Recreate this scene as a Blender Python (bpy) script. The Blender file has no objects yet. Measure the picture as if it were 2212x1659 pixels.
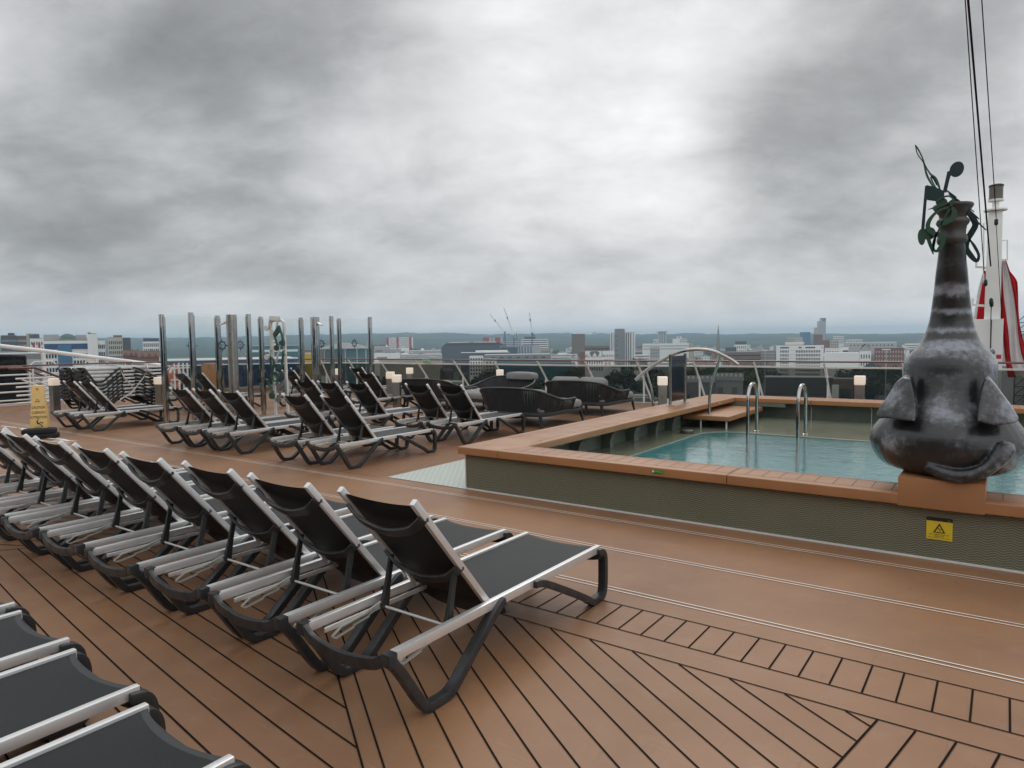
import bpy, bmesh, math, random
from mathutils import Vector, Matrix
R_ = math.radians
random.seed(7)
SC = bpy.context.scene
COL = SC.collection

# ------------------------------------------------------------------ camera
EYE = 1.65
PITCH, ROLL, YAW = R_(3.71), R_(0.74), R_(35.9)
FPX = 1475.0                     # focal length in pixels of a 2212 px wide picture
_f0 = Vector((-math.sin(YAW), math.cos(YAW), 0)); _r0 = Vector((math.cos(YAW), math.sin(YAW), 0)); _u0 = Vector((0, 0, 1))
FWD = _f0*math.cos(PITCH) - _u0*math.sin(PITCH); _u1 = _u0*math.cos(PITCH) + _f0*math.sin(PITCH)
RGT = _r0*math.cos(ROLL) - _u1*math.sin(ROLL); UPV = _u1*math.cos(ROLL) + _r0*math.sin(ROLL)
cam_d = bpy.data.cameras.new('camera'); cam = bpy.data.objects.new('camera', cam_d); COL.objects.link(cam)
cam.matrix_world = Matrix(((RGT.x, UPV.x, -FWD.x, 0), (RGT.y, UPV.y, -FWD.y, 0), (RGT.z, UPV.z, -FWD.z, EYE), (0, 0, 0, 1)))
cam_d.sensor_width = 36; cam_d.lens = 36*FPX/2212; cam_d.clip_start = 0.05; cam_d.clip_end = 30000
SC.camera = cam

def ray(px, py): return FWD + RGT*((px-1106)/FPX) - UPV*((py-829.5)/FPX)
def at_y(px, py, Y): d = ray(px, py); t = Y/d.y; return Vector((d.x*t, Y, EYE+d.z*t))
def at_x(px, py, X): d = ray(px, py); t = X/d.x; return Vector((X, d.y*t, EYE+d.z*t))
def at_z(px, py, Z=0.0): d = ray(px, py); t = (Z-EYE)/d.z; return Vector((d.x*t, d.y*t, Z))
def at_d(px, py, D): d = ray(px, py); t = D/math.hypot(d.x, d.y); return Vector((d.x*t, d.y*t, EYE+d.z*t))

# ------------------------------------------------------------------ sky
SUN_EL, SUN_AZ = R_(48), math.atan2(-0.36, 0.93)      # towards the bright gap in the clouds
world = bpy.data.worlds.new('World'); SC.world = world; world.use_nodes = True
wt = world.node_tree; wt.nodes.clear()
def wn(t, **k):
    n = wt.nodes.new(t)
    for a, b in k.items(): setattr(n, a, b)
    return n
def wmath(op, a, b=None, c=None, clamp=False):
    n = wn('ShaderNodeMath', operation=op, use_clamp=clamp)
    for i, v in enumerate((a, b, c)):
        if v is None: continue
        if isinstance(v, (int, float)): n.inputs[i].default_value = v
        else: wt.links.new(v, n.inputs[i])
    return n.outputs[0]
_tc = wn('ShaderNodeTexCoord'); DIR = _tc.outputs['Generated']
_sp = wn('ShaderNodeSeparateXYZ'); wt.links.new(DIR, _sp.inputs[0])
_zc = wmath('ADD', wmath('MAXIMUM', _sp.outputs[2], 0.0), 0.42)
_cb = wn('ShaderNodeCombineXYZ')
# plane of the cloud layer, axes turned to the view so that the layers stretch sideways
_ca, _sa = math.cos(YAW), math.sin(YAW)
_side = wmath('ADD', wmath('MULTIPLY', _sp.outputs[0], _ca), wmath('MULTIPLY', _sp.outputs[1], _sa))
_deep = wmath('ADD', wmath('MULTIPLY', _sp.outputs[0], -_sa), wmath('MULTIPLY', _sp.outputs[1], _ca))
wt.links.new(wmath('MULTIPLY', wmath('DIVIDE', _side, _zc), 0.8), _cb.inputs[0])
wt.links.new(wmath('DIVIDE', _deep, _zc), _cb.inputs[1])
def wnoise(scale, detail, rough, dist, off):
    m = wn('ShaderNodeMapping'); m.inputs['Location'].default_value = off; wt.links.new(_cb.outputs[0], m.inputs[0])
    n = wn('ShaderNodeTexNoise'); n.inputs['Scale'].default_value = scale; n.inputs['Detail'].default_value = detail
    n.inputs['Roughness'].default_value = rough; n.inputs['Distortion'].default_value = dist
    wt.links.new(m.outputs[0], n.inputs['Vector']); return n.outputs[0]
n1 = wnoise(1.7, 9, .52, .25, (3.1, 1.7, 0)); n2 = wnoise(3.8, 12, .60, .3, (8.2, 4.4, 2))
val = wmath('ADD', wmath('MULTIPLY', wmath('SUBTRACT', n1, .5), .55), wmath('MULTIPLY', wmath('SUBTRACT', n2, .5), .66))
n3 = wnoise(13.0, 8, .6, .4, (1.3, 9.1, 5)); val = wmath('ADD', val, wmath('MULTIPLY', wmath('SUBTRACT', n3, .5), .18))
n4 = wnoise(3.0, 10, .55, .2, (5.5, 2.2, 7)); val = wmath('ADD', val, wmath('MULTIPLY', wmath('SUBTRACT', wmath('ABSOLUTE', wmath('SUBTRACT', n4, .5)), .09), .85))
val = wmath('ADD', val, 0.72)
def blob(px, py, rad, w):
    global val
    d = ray(px, py).normalized(); v = wn('ShaderNodeVectorMath', operation='DOT_PRODUCT'); v.inputs[1].default_value = d
    wt.links.new(DIR, v.inputs[0])
    k = 1.0/(1-math.cos(R_(rad)))
    e = wmath('EXPONENT', wmath('MULTIPLY', wmath('SUBTRACT', v.outputs['Value'], 1.0), k))
    val = wmath('MULTIPLY_ADD', e, w, val)
for b in [
    (250, 70, 9, -.30), (560, 100, 9, -.34), (800, 20, 6, -.26), (600, 230, 5, -.12), (60, 200, 5, -.12), (420, 120, 5, -.10),
    (80, 540, 7, -.44), (330, 510, 6, -.28), (620, 530, 6, -.38), (900, 530, 6, -.30), (1230, 540, 6, -.17), (1450, 565, 5, -.10),
    (1690, 230, 5, -.20), (1850, 50, 9, -.30), (2080, 150, 8, -.26), (1640, 290, 3, -.10), (1620, 485, 5, -.20), (1850, 470, 6, -.20), (1440, 10, 4, -.14),
    (1400, 190, 6, .07), (1540, 140, 4, .12), (1470, 440, 4, .14), (1000, 270, 8, .08), (680, 310, 6, .08), (300, 300, 5, .06), (500, 650, 4, .04), (1100, 90, 5, .08)]:
    blob(*b)
# thin brighter air towards the horizon
hz = wmath('EXPONENT', wmath('MULTIPLY', wmath('MAXIMUM', _sp.outputs[2], 0.0), -22.0))
val = wmath('ADD', wmath('MULTIPLY', val, wmath('SUBTRACT', 1.0, wmath('MULTIPLY', hz, .75))), wmath('MULTIPLY', hz, .54))
# extra brightness added to the unseen sky behind, to fill surfaces facing the viewer
_bk = wn('ShaderNodeVectorMath', operation='DOT_PRODUCT'); _bk.inputs[1].default_value = (-FWD*.8+Vector((0, 0, .62))).normalized(); wt.links.new(DIR, _bk.inputs[0])
val = wmath('MULTIPLY_ADD', wmath('EXPONENT', wmath('MULTIPLY', wmath('SUBTRACT', _bk.outputs['Value'], 1.0), 2.2)), .45, val)
ramp = wn('ShaderNodeValToRGB'); wt.links.new(wmath('MULTIPLY', val, .77), ramp.inputs[0]); cr = ramp.color_ramp
cr.elements[0].position = 0.0; cr.elements[0].color = (.20, .205, .212, 1)
cr.elements[1].position = 1.0; cr.elements[1].color = (1.25, 1.26, 1.26, 1)
for p, c in ((.19, (.31, .317, .326, 1)), (.385, (.50, .507, .517, 1)), (.58, (.68, .687, .697, 1)), (.77, (.85, .86, .865, 1))):
    e = cr.elements.new(p); e.color = c
sky = wn('ShaderNodeTexSky'); sky.sky_type = 'NISHITA'; sky.sun_disc = False; sky.sun_elevation = SUN_EL; sky.sun_rotation = SUN_AZ
sky.air_density = 2; sky.dust_density = 4
sc1 = wn('ShaderNodeVectorMath', operation='SCALE'); sc1.inputs['Scale'].default_value = 10.4; wt.links.new(ramp.outputs[0], sc1.inputs[0])
mx = wn('ShaderNodeMix', data_type='RGBA'); mx.inputs[0].default_value = 0.97
wt.links.new(sky.outputs[0], mx.inputs[6]); wt.links.new(sc1.outputs[0], mx.inputs[7])
bg = wn('ShaderNodeBackground'); bg.inputs[1].default_value = 0.10; wt.links.new(mx.outputs[2], bg.inputs[0])
wo = wn('ShaderNodeOutputWorld'); wt.links.new(bg.outputs[0], wo.inputs[0])
world.cycles.sampling_method = 'MANUAL'; world.cycles.sample_map_resolution = 512

# ------------------------------------------------------------------ overcast sun
sd = bpy.data.lights.new('sun', 'SUN'); sd.energy = 0.60; sd.angle = R_(28); sd.color = (1.0, .965, .92)
so = bpy.data.objects.new('sun', sd); COL.objects.link(so)
so.rotation_euler = (Vector((math.sin(SUN_AZ)*math.cos(SUN_EL), math.cos(SUN_AZ)*math.cos(SUN_EL), math.sin(SUN_EL)))).to_track_quat('Z', 'Y').to_euler()

# ------------------------------------------------------------------ exposure and sampling
SC.view_settings.view_transform = 'Standard'; SC.view_settings.look = 'None'; SC.view_settings.exposure = 0.22; SC.view_settings.gamma = 1
SC.view_settings.use_curve_mapping = False
cy = SC.cycles
cy.use_denoising = True
try: cy.denoiser = 'OPENIMAGEDENOISE'; cy.denoising_input_passes = 'RGB_ALBEDO_NORMAL'; cy.denoising_prefilter = 'ACCURATE'
except Exception: pass
cy.max_bounces = 6; cy.diffuse_bounces = 3; cy.glossy_bounces = 3; cy.transmission_bounces = 4; cy.transparent_max_bounces = 24; cy.volume_bounces = 0
cy.caustics_reflective = False; cy.caustics_refractive = False; cy.sample_clamp_indirect = 4
cy.use_adaptive_sampling = True; cy.adaptive_threshold = 0.015

X_, Y_, Z_ = Vector((1, 0, 0)), Vector((0, 1, 0)), Vector((0, 0, 1))
# ------------------------------------------------------------------ mesh helpers
class MB:
    """collects faces with a material slot each and links them as one mesh object"""
    def __init__(s): s.v = []; s.f = []; s.m = []
    def add(s, vs, fs, m=0):
        n = len(s.v); s.v += [Vector(q) for q in vs]
        for f in fs: s.f.append([i+n for i in f]); s.m.append(m)
        return s
    def box(s, c, d, rz=0.0, m=0, taper=1.0, rx=0.0, ry=0.0):
        hx, hy, hz = d[0]/2, d[1]/2, d[2]/2; M = Matrix.Translation(c) @ Matrix.Rotation(rz, 4, 'Z') @ Matrix.Rotation(ry, 4, 'Y') @ Matrix.Rotation(rx, 4, 'X')
        vs = [M @ Vector((x*hx*(taper if z > 0 else 1), y*hy*(taper if z > 0 else 1), z*hz)) for z in (-1, 1) for x, y in ((-1, -1), (1, -1), (1, 1), (-1, 1))]
        return s.add(vs, [(3, 2, 1, 0), (4, 5, 6, 7), (0, 1, 5, 4), (1, 2, 6, 5), (2, 3, 7, 6), (3, 0, 4, 7)], m)
    def span(s, a, b, m=0):
        return s.box([(a[i]+b[i])/2 for i in range(3)], [abs(b[i]-a[i]) for i in range(3)], m=m)
    def quad(s, a, b, c, d, m=0): return s.add([a, b, c, d], [(0, 1, 2, 3)], m)
    def sweep(s, path, sec, up=(0, 0, 1), m=0, closed=False, scales=None):
        P = [Vector(p) for p in path]; n = len(P); k = len(sec); vs = []
        upv = Vector(up)
        for i, p in enumerate(P):
            if closed: t = (P[(i+1) % n]-P[i-1])
            else: t = (P[min(i+1, n-1)]-P[max(i-1, 0)])
            t.normalize(); sd_ = t.cross(upv)
            if sd_.length < 1e-4: sd_ = t.cross(Vector((0, 1, 0.01)))
            sd_.normalize(); u2 = sd_.cross(t); q = scales[i] if scales else 1.0
            for a, b in sec: vs.append(p + sd_*a*q + u2*b*q)
        fs = []
        for i in range(n if closed else n-1):
            j = (i+1) % n
            for e in range(k): fs.append((i*k+e, i*k+(e+1) % k, j*k+(e+1) % k, j*k+e))
        if not closed: fs += [tuple(range(k))[::-1], tuple(range((n-1)*k, n*k))]
        return s.add(vs, fs, m)
    def tube(s, path, r, n=8, m=0, closed=False, up=(0, 0, 1), scales=None):
        return s.sweep(path, [(r*math.cos(2*math.pi*i/n), r*math.sin(2*math.pi*i/n)) for i in range(n)], up, m, closed, scales)
    def bar(s, path, w, h, up=(0, 0, 1), m=0, closed=False, scales=None):
        return s.sweep(path, [(-w/2, -h/2), (w/2, -h/2), (w/2, h/2), (-w/2, h/2)], up, m, closed, scales)
    def lathe(s, prof, c=(0, 0, 0), n=24, m=0, sx=1.0, sy=1.0):
        vs = []; c = Vector(c); k = len(prof)
        for i in range(n):
            a = 2*math.pi*i/n
            for r, z in prof: vs.append(c+Vector((r*math.cos(a)*sx, r*math.sin(a)*sy, z)))
        fs = []
        for i in range(n):
            j = (i+1) % n
            for e in range(k-1): fs.append((i*k+e, j*k+e, j*k+e+1, i*k+e+1))
        fs.append(tuple(i*k for i in range(n))[::-1]); fs.append(tuple(i*k+k-1 for i in range(n)))
        return s.add(vs, fs, m)
    def prism(s, pts, o, ax, ay, th, m=0):
        """outline pts (2D) in the plane o + a*ax + b*ay, thickness th along ax x ay"""
        o, ax, ay = Vector(o), Vector(ax), Vector(ay); n = ax.cross(ay).normalized(); k = len(pts)
        vs = [o+ax*a+ay*b-n*th/2 for a, b in pts]+[o+ax*a+ay*b+n*th/2 for a, b in pts]
        return s.add(vs, [tuple(range(k))[::-1], tuple(range(k, 2*k))]+[(i, (i+1) % k, (i+1) % k+k, i+k) for i in range(k)], m)
    def ribbon(s, pts, wd, o, ax, ay, th, m=0):
        """flat plate band following pts (2D) with a width at each point"""
        k = len(pts); L, Rr = [], []
        for i in range(k):
            a = Vector(pts[max(i-1, 0)]); b = Vector(pts[min(i+1, k-1)]); t = (b-a).normalized(); nn = Vector((-t.y, t.x)); p = Vector(pts[i])
            L.append(p+nn*wd[i]/2); Rr.append(p-nn*wd[i]/2)
        o, ax, ay = Vector(o), Vector(ax), Vector(ay); n = ax.cross(ay).normalized(); vs = []
        for i in range(k):
            for q in (L[i], Rr[i]):
                for z in (-th/2, th/2): vs.append(o+ax*q.x+ay*q.y+n*z)
        fs = []
        for i in range(k-1):
            a, b = i*4, i*4+4
            fs += [(a+1, a+3, b+3, b+1), (a, b, b+2, a+2), (a, a+1, b+1, b), (a+2, b+2, b+3, a+3)]
        fs += [(0, 2, 3, 1), ((k-1)*4, (k-1)*4+1, (k-1)*4+3, (k-1)*4+2)]
        return s.add(vs, fs, m)
    def mesh(s, name, mats, smooth=None, bevel=0.0, seg=2, fix=True):
        me = bpy.data.meshes.new(name); me.from_pydata(s.v, [], s.f)
        if not isinstance(mats, (list, tuple)): mats = [mats]
        for q in mats: me.materials.append(q)
        me.polygons.foreach_set('material_index', s.m)
        if bevel or fix:
            bm = bmesh.new(); bm.from_mesh(me)
            if fix: bmesh.ops.recalc_face_normals(bm, faces=bm.faces)
            if bevel:
                ed = [e for e in bm.edges if len(e.link_faces) == 2 and e.calc_face_angle(0) > R_(28)]
                bmesh.ops.bevel(bm, geom=ed, offset=bevel, segments=seg, affect='EDGES', profile=.6, clamp_overlap=True)
            bm.to_mesh(me); bm.free()
        if smooth:
            me.polygons.foreach_set('use_smooth', [True]*len(me.polygons)); me.set_sharp_from_angle(angle=R_(smooth))
        me.update(); return me
    def build(s, name, mats, parent=None, **k):
        return link(name, s.mesh(name, mats, **k), parent)
def link(name, me, parent=None):
    o = bpy.data.objects.new(name, me); COL.objects.link(o)
    if parent: o.parent = parent
    return o
def tag(o, label=None, cat=None, group=None, kind=None):
    if label: o['label'] = label
    if cat: o['category'] = cat
    if group: o['group'] = group
    if kind: o['kind'] = kind
    return o
def empty(name, loc=(0, 0, 0), rz=0.0, label=None, cat=None, group=None):
    o = bpy.data.objects.new(name, None); COL.objects.link(o); o.empty_display_size = .1
    o.location = loc; o.rotation_euler = (0, 0, rz); return tag(o, label, cat, group)
def copy_tree(o, parent=None):
    c = o.copy(); COL.objects.link(c)
    if parent: c.parent = parent
    for ch in o.children: copy_tree(ch, c)
    return c
def arc(c, r, a0, a1, n, ax=(1, 0, 0), ay=(0, 0, 1)):
    c, ax, ay = Vector(c), Vector(ax), Vector(ay)
    return [c+ax*r*math.cos(R_(a0+(a1-a0)*i/n))+ay*r*math.sin(R_(a0+(a1-a0)*i/n)) for i in range(n+1)]
def smoothpath(pts, n=6, closed=False):
    P = [Vector(p) for p in pts]; out = []; N = len(P)
    for i in range(N if closed else N-1):
        g = (lambda j: P[j % N]) if closed else (lambda j: P[max(0, min(N-1, j))])
        a, b, c, d = g(i-1), g(i), g(i+1), g(i+2)
        for q in range(n):
            t = q/n; out.append(.5*((2*b)+(c-a)*t+(2*a-5*b+4*c-d)*t*t+(3*b-a-3*c+d)*t**3))
    if not closed: out.append(P[-1])
    return out
def smoothw(w, n=6): return [v[0] for v in smoothpath([(x, 0) for x in w], n)]

# ------------------------------------------------------------------ materials
def pm(name, base, rough=.5, metal=0.0, var=.12, scale=3.0, bump=0.0, bscale=60.0, spec=.5, coat=0.0, rvar=0.0, stretch=None, col2=None, detail=4.0):
    m = bpy.data.materials.new(name); m.use_nodes = True; nt = m.node_tree; b = nt.nodes['Principled BSDF']
    b.inputs['Roughness'].default_value = rough; b.inputs['Metallic'].default_value = metal; b.inputs['Specular IOR Level'].default_value = spec
    b.inputs['Coat Weight'].default_value = coat
    tc = nt.nodes.new('ShaderNodeTexCoord'); src = tc.outputs['Object']
    if stretch:
        mp = nt.nodes.new('ShaderNodeMapping'); mp.inputs['Scale'].default_value = stretch; nt.links.new(src, mp.inputs[0]); src = mp.outputs[0]
    no = nt.nodes.new('ShaderNodeTexNoise'); no.inputs['Scale'].default_value = scale; no.inputs['Detail'].default_value = detail; nt.links.new(src, no.inputs['Vector'])
    mx = nt.nodes.new('ShaderNodeMix'); mx.data_type = 'RGBA'
    c2 = col2 or tuple(c*(1-var) for c in base); c1 = base if col2 else tuple(min(1, c*(1+var)) for c in base)
    mx.inputs[6].default_value = (*c1, 1); mx.inputs[7].default_value = (*c2, 1)
    rp = nt.nodes.new('ShaderNodeMapRange'); rp.inputs[1].default_value = .3; rp.inputs[2].default_value = .7; nt.links.new(no.outputs[0], rp.inputs[0])
    nt.links.new(rp.outputs[0], mx.inputs[0]); nt.links.new(mx.outputs[2], b.inputs['Base Color'])
    if rvar:
        r2 = nt.nodes.new('ShaderNodeMapRange'); r2.inputs[1].default_value = .3; r2.inputs[2].default_value = .7
        r2.inputs[3].default_value = max(0, rough-rvar); r2.inputs[4].default_value = min(1, rough+rvar); nt.links.new(no.outputs[0], r2.inputs[0]); nt.links.new(r2.outputs[0], b.inputs['Roughness'])
    if bump:
        n2 = nt.nodes.new('ShaderNodeTexNoise'); n2.inputs['Scale'].default_value = bscale; n2.inputs['Detail'].default_value = 3; nt.links.new(src, n2.inputs['Vector'])
        bp = nt.nodes.new('ShaderNodeBump'); bp.inputs['Strength'].default_value = bump; bp.inputs['Distance'].default_value = .01; nt.links.new(n2.outputs[0], bp.inputs['Height']); nt.links.new(bp.outputs[0], b.inputs['Normal'])
    return m
def emit(name, col, s, base=(.8, .8, .78)):
    m = bpy.data.materials.new(name); m.use_nodes = True; b = m.node_tree.nodes['Principled BSDF']
    b.inputs['Base Color'].default_value = (*base, 1); b.inputs['Roughness'].default_value = .35
    b.inputs['Emission Color'].default_value = (*col, 1); b.inputs['Emission Strength'].default_value = s; return m
def glass(name, tint, f0=1.45, rough=.01, gcol=(1, 1, 1), haze=0.0):
    m = bpy.data.materials.new(name); m.use_nodes = True; nt = m.node_tree; nt.nodes.clear()
    t = nt.nodes.new('ShaderNodeBsdfTransparent'); t.inputs[0].default_value = (*tint, 1)
    g = nt.nodes.new('ShaderNodeBsdfGlossy'); g.inputs['Color'].default_value = (*gcol, 1); g.inputs['Roughness'].default_value = rough
    lw = nt.nodes.new('ShaderNodeLayerWeight'); lw.inputs[0].default_value = .5
    p5 = nt.nodes.new('ShaderNodeMath'); p5.operation = 'POWER'; p5.inputs[1].default_value = 5; nt.links.new(lw.outputs['Facing'], p5.inputs[0])
    fr = nt.nodes.new('ShaderNodeMath'); fr.operation = 'MULTIPLY_ADD'; fr.inputs[1].default_value = .5; fr.inputs[2].default_value = f0; nt.links.new(p5.outputs[0], fr.inputs[0])
    mx = nt.nodes.new('ShaderNodeMixShader'); nt.links.new(fr.outputs[0], mx.inputs[0]); nt.links.new(t.outputs[0], mx.inputs[1]); nt.links.new(g.outputs[0], mx.inputs[2])
    o = nt.nodes.new('ShaderNodeOutputMaterial'); nt.links.new(mx.outputs[0], o.inputs[0]); return m

M = {}
M['deck'] = pm('deck_composite', (.275, .144, .074), .44, spec=.42, var=.17, scale=.9, rvar=.09, bump=.06, bscale=140, stretch=(1, 1, 1), detail=8)
M['seam'] = pm('deck_caulking', (.016, .011, .009), .95, spec=.08)
M['seam_soft'] = pm('deck_seam_worn', (.15, .075, .045), .8, spec=.2)
M['white_line'] = pm('deck_white_inlay', (.82, .76, .70), .5, var=.08)
M['coping'] = pm('coping_composite', (.37, .178, .080), .36, var=.12, scale=2.2, rvar=.08, bump=.06, bscale=120, detail=7)
M['coping_seam'] = pm('coping_seam', (.20, .092, .048), .6)
M['alu'] = pm('brushed_aluminium', (.80, .80, .795), .36, .6, var=.06, scale=9, rvar=.08)
M['alu_white'] = pm('white_coated_aluminium', (.72, .72, .70), .38, 0, var=.06, scale=7)
M['resin'] = pm('black_resin', (.030, .031, .033), .42, var=.35, scale=14, bump=.12, bscale=40, rvar=.12)
M['ratchet'] = pm('pale_nylon', (.47, .47, .44), .45, var=.08)
M['steel'] = pm('polished_steel', (.44, .44, .43), .05, 1.0, var=.05, scale=4, rvar=.04)
M['steel_dull'] = pm('brushed_steel', (.40, .385, .37), .32, .9, var=.10, scale=6, rvar=.08)
M['white'] = pm('white_paint', (.78, .78, .76), .35, var=.05, scale=2, rvar=.06)
M['rail_wood'] = pm('varnished_handrail', (.115, .036, .022), .25, var=.25, scale=5, stretch=(1, 6, 6), coat=.3)
M['rope'] = pm('dark_rope', (.022, .023, .024), .7, var=.25, scale=30)
M['sofa_frame'] = pm('charcoal_metal', (.028, .029, .032), .42, var=.15)
M['cushion'] = pm('grey_fabric', (.225, .223, .218), .85, var=.10, scale=6, bump=.25, bscale=220)
M['lamp_white'] = emit('lit_opal_glass', (1.0, .74, .50), .24, (.86, .83, .78))
M['black'] = pm('black_plastic', (.012, .012, .013), .45)
M['yellow_sign'] = pm('yellow_plastic', (.80, .57, .22), .42, var=.05)
M['yellow_plate'] = pm('yellow_plate', (.72, .53, .035), .4, var=.04)
M['green_note'] = pm('green_painted_plate', (.030, .085, .055), .42, var=.15)
M['dkgreen_note'] = pm('dark_green_painted_plate', (.012, .038, .038), .38, var=.2)
M['white_note'] = pm('white_painted_plate', (.70, .70, .67), .45, var=.06)
M['grey_note'] = pm('grey_painted_plate', (.17, .19, .21), .45, var=.1)
M['navy'] = pm('navy_panel', (.010, .016, .032), .12, var=.2, scale=2, coat=.4)
M['clear'] = glass('clear_glass', (.975, .985, .980), .015, .005)
M['tinted'] = glass('smoked_glass', (.52, .53, .515), .012, .01)
M['black_glass'] = glass('black_glass', (.22, .225, .225), .02, .01)
M['logo'] = pm('navy_film', (.008, .018, .05), .5, var=.1)
M['red'] = pm('red_paint', (.50, .03, .03), .45)
M['flag_red'] = pm('red_bunting', (.60, .028, .042), .75, var=.12, scale=3)
M['flag_white'] = pm('white_bunting', (.86, .85, .85), .75, var=.05, scale=3)
M['sign_green'] = pm('exit_green', (.02, .24, .05), .45)
M['sign_white'] = pm('sign_white', (.82, .82, .80), .45, var=.03)
M['pool_tile'] = pm('pool_inner_wall', (.135, .160, .135), .35, var=.12, scale=4)
M['shelf'] = pm('wet_pool_shelf', (.19, .20, .145), .16, var=.10, scale=3, detail=6, spec=.55)
M['pool_floor'] = pm('pool_floor_tile', (.34, .68, .70), .4, var=.06, scale=2)
M['wood'] = pm('varnished_planks', (.33, .17, .07), .45, var=.2, scale=3, stretch=(6, 6, 1))
M['grate'] = pm('cream_slats', (.50, .42, .30), .6)
M['stone'] = pm('spire_stone', (.20, .19, .165), .9, var=.15, scale=.3)

def sling_mat():
    m = pm('charcoal_textilene', (.0085, .0095, .0105), .5, var=.14, scale=4, bump=.3, bscale=420, spec=.33)
    return m
M['sling'] = sling_mat(); M['hem'] = pm('sling_hem', (.034, .036, .038), .65, var=.1)
# ------------------------------------------------------------------ special materials
def nodes(m):
    m.use_nodes = True; nt = m.node_tree; b = nt.nodes['Principled BSDF']
    def nd(t, **k):
        n = nt.nodes.new(t)
        for a, c in k.items(): setattr(n, a, c)
        return n
    def mt(op, a, b2=None, c=None):
        n = nd('ShaderNodeMath', operation=op)
        for i, v in enumerate((a, b2, c)):
            if v is None: continue
            if isinstance(v, (int, float)): n.inputs[i].default_value = v
            else: nt.links.new(v, n.inputs[i])
        return n.outputs[0]
    return nt, b, nd, mt
def mixc(nt, nd, f, a, b):
    n = nd('ShaderNodeMix', data_type='RGBA')
    for i, v in ((6, a), (7, b)):
        if isinstance(v, tuple): n.inputs[i].default_value = (*v, 1)
        else: nt.links.new(v, n.inputs[i])
    if isinstance(f, (int, float)): n.inputs[0].default_value = f
    else: nt.links.new(f, n.inputs[0])
    return n.outputs[2]
# worn deck: smudges, faint streaks and pale specks over the base colour
nt = M['deck'].node_tree; pb = nt.nodes['Principled BSDF']; old = pb.inputs['Base Color'].links[0].from_socket
tc = nt.nodes.new('ShaderNodeTexCoord')
def dn(scale, detail, st, lo, hi, rough=.6):
    mp = nt.nodes.new('ShaderNodeMapping'); mp.inputs['Scale'].default_value = st; nt.links.new(tc.outputs['Object'], mp.inputs[0]); n = nt.nodes.new('ShaderNodeTexNoise'); n.inputs['Scale'].default_value = scale; n.inputs['Detail'].default_value = detail; n.inputs['Roughness'].default_value = rough; nt.links.new(mp.outputs[0], n.inputs['Vector'])
    r = nt.nodes.new('ShaderNodeMapRange'); r.inputs[1].default_value = lo; r.inputs[2].default_value = hi; nt.links.new(n.outputs[0], r.inputs[0]); return r.outputs[0]
def dmix(fac, a, col, amt):
    k = nt.nodes.new('ShaderNodeMath'); k.operation = 'MULTIPLY'; k.inputs[1].default_value = amt; nt.links.new(fac, k.inputs[0]); n = nt.nodes.new('ShaderNodeMix'); n.data_type = 'RGBA'; nt.links.new(k.outputs[0], n.inputs[0]); nt.links.new(a, n.inputs[6]); n.inputs[7].default_value = (*col, 1); return n.outputs[2]
c_ = dmix(dn(.55, 7, (1, 1, 1), .48, .72), old, (.17, .085, .055), .55); c_ = dmix(dn(5.0, 6, (1, 1, 1), .55, .8), c_, (.36, .22, .15), .35); c_ = dmix(dn(9, 4, (.25, 3.5, 1), .62, .72), c_, (.40, .27, .20), .22); c_ = dmix(dn(9, 4, (3.2, .3, 1), .63, .73), c_, (.14, .07, .045), .30); c_ = dmix(dn(60, 2, (1, 1, 1), .76, .80), c_, (.55, .45, .38), .5)
nt.links.new(c_, pb.inputs['Base Color'])
# wavy zigzag tiles of the pool wall (object x + y runs along the wall, z up)
m = M['zigzag'] = bpy.data.materials.new('zigzag_mosaic'); nt, b, nd, mt = nodes(m)
tc = nd('ShaderNodeTexCoord'); sp = nd('ShaderNodeSeparateXYZ'); nt.links.new(tc.outputs['Object'], sp.inputs[0])
along = mt('ADD', sp.outputs[0], sp.outputs[1])
ph = mt('DIVIDE', along, .095); fr = mt('FRACT', ph); tri = mt('ABSOLUTE', mt('SUBTRACT', fr, .5))
noi = nd('ShaderNodeTexNoise'); noi.inputs['Scale'].default_value = 14; nt.links.new(tc.outputs['Object'], noi.inputs['Vector'])
zz = mt('ADD', mt('ADD', sp.outputs[2], mt('MULTIPLY', tri, .034)), mt('MULTIPLY', noi.outputs[0], .006))
rowf = mt('FRACT', mt('DIVIDE', zz, .0178)); g = mt('ABSOLUTE', mt('SUBTRACT', rowf, .5))
line = nd('ShaderNodeMapRange'); line.inputs[1].default_value = .30; line.inputs[2].default_value = .46; nt.links.new(g, line.inputs[0])
big = nd('ShaderNodeTexNoise'); big.inputs['Scale'].default_value = 2.2; big.inputs['Detail'].default_value = 5; nt.links.new(tc.outputs['Object'], big.inputs['Vector'])
base = mixc(nt, nd, big.outputs[0], (.098, .098, .058), (.150, .150, .098))
col = mixc(nt, nd, line.outputs[0], base, (.27, .262, .20)); nt.links.new(col, b.inputs['Base Color'])
b.inputs['Roughness'].default_value = .32
bp = nd('ShaderNodeBump'); bp.inputs['Strength'].default_value = .5; bp.inputs['Distance'].default_value = .006; nt.links.new(mt('SUBTRACT', 1.0, line.outputs[0]), bp.inputs['Height']); nt.links.new(bp.outputs[0], b.inputs['Normal'])
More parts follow.
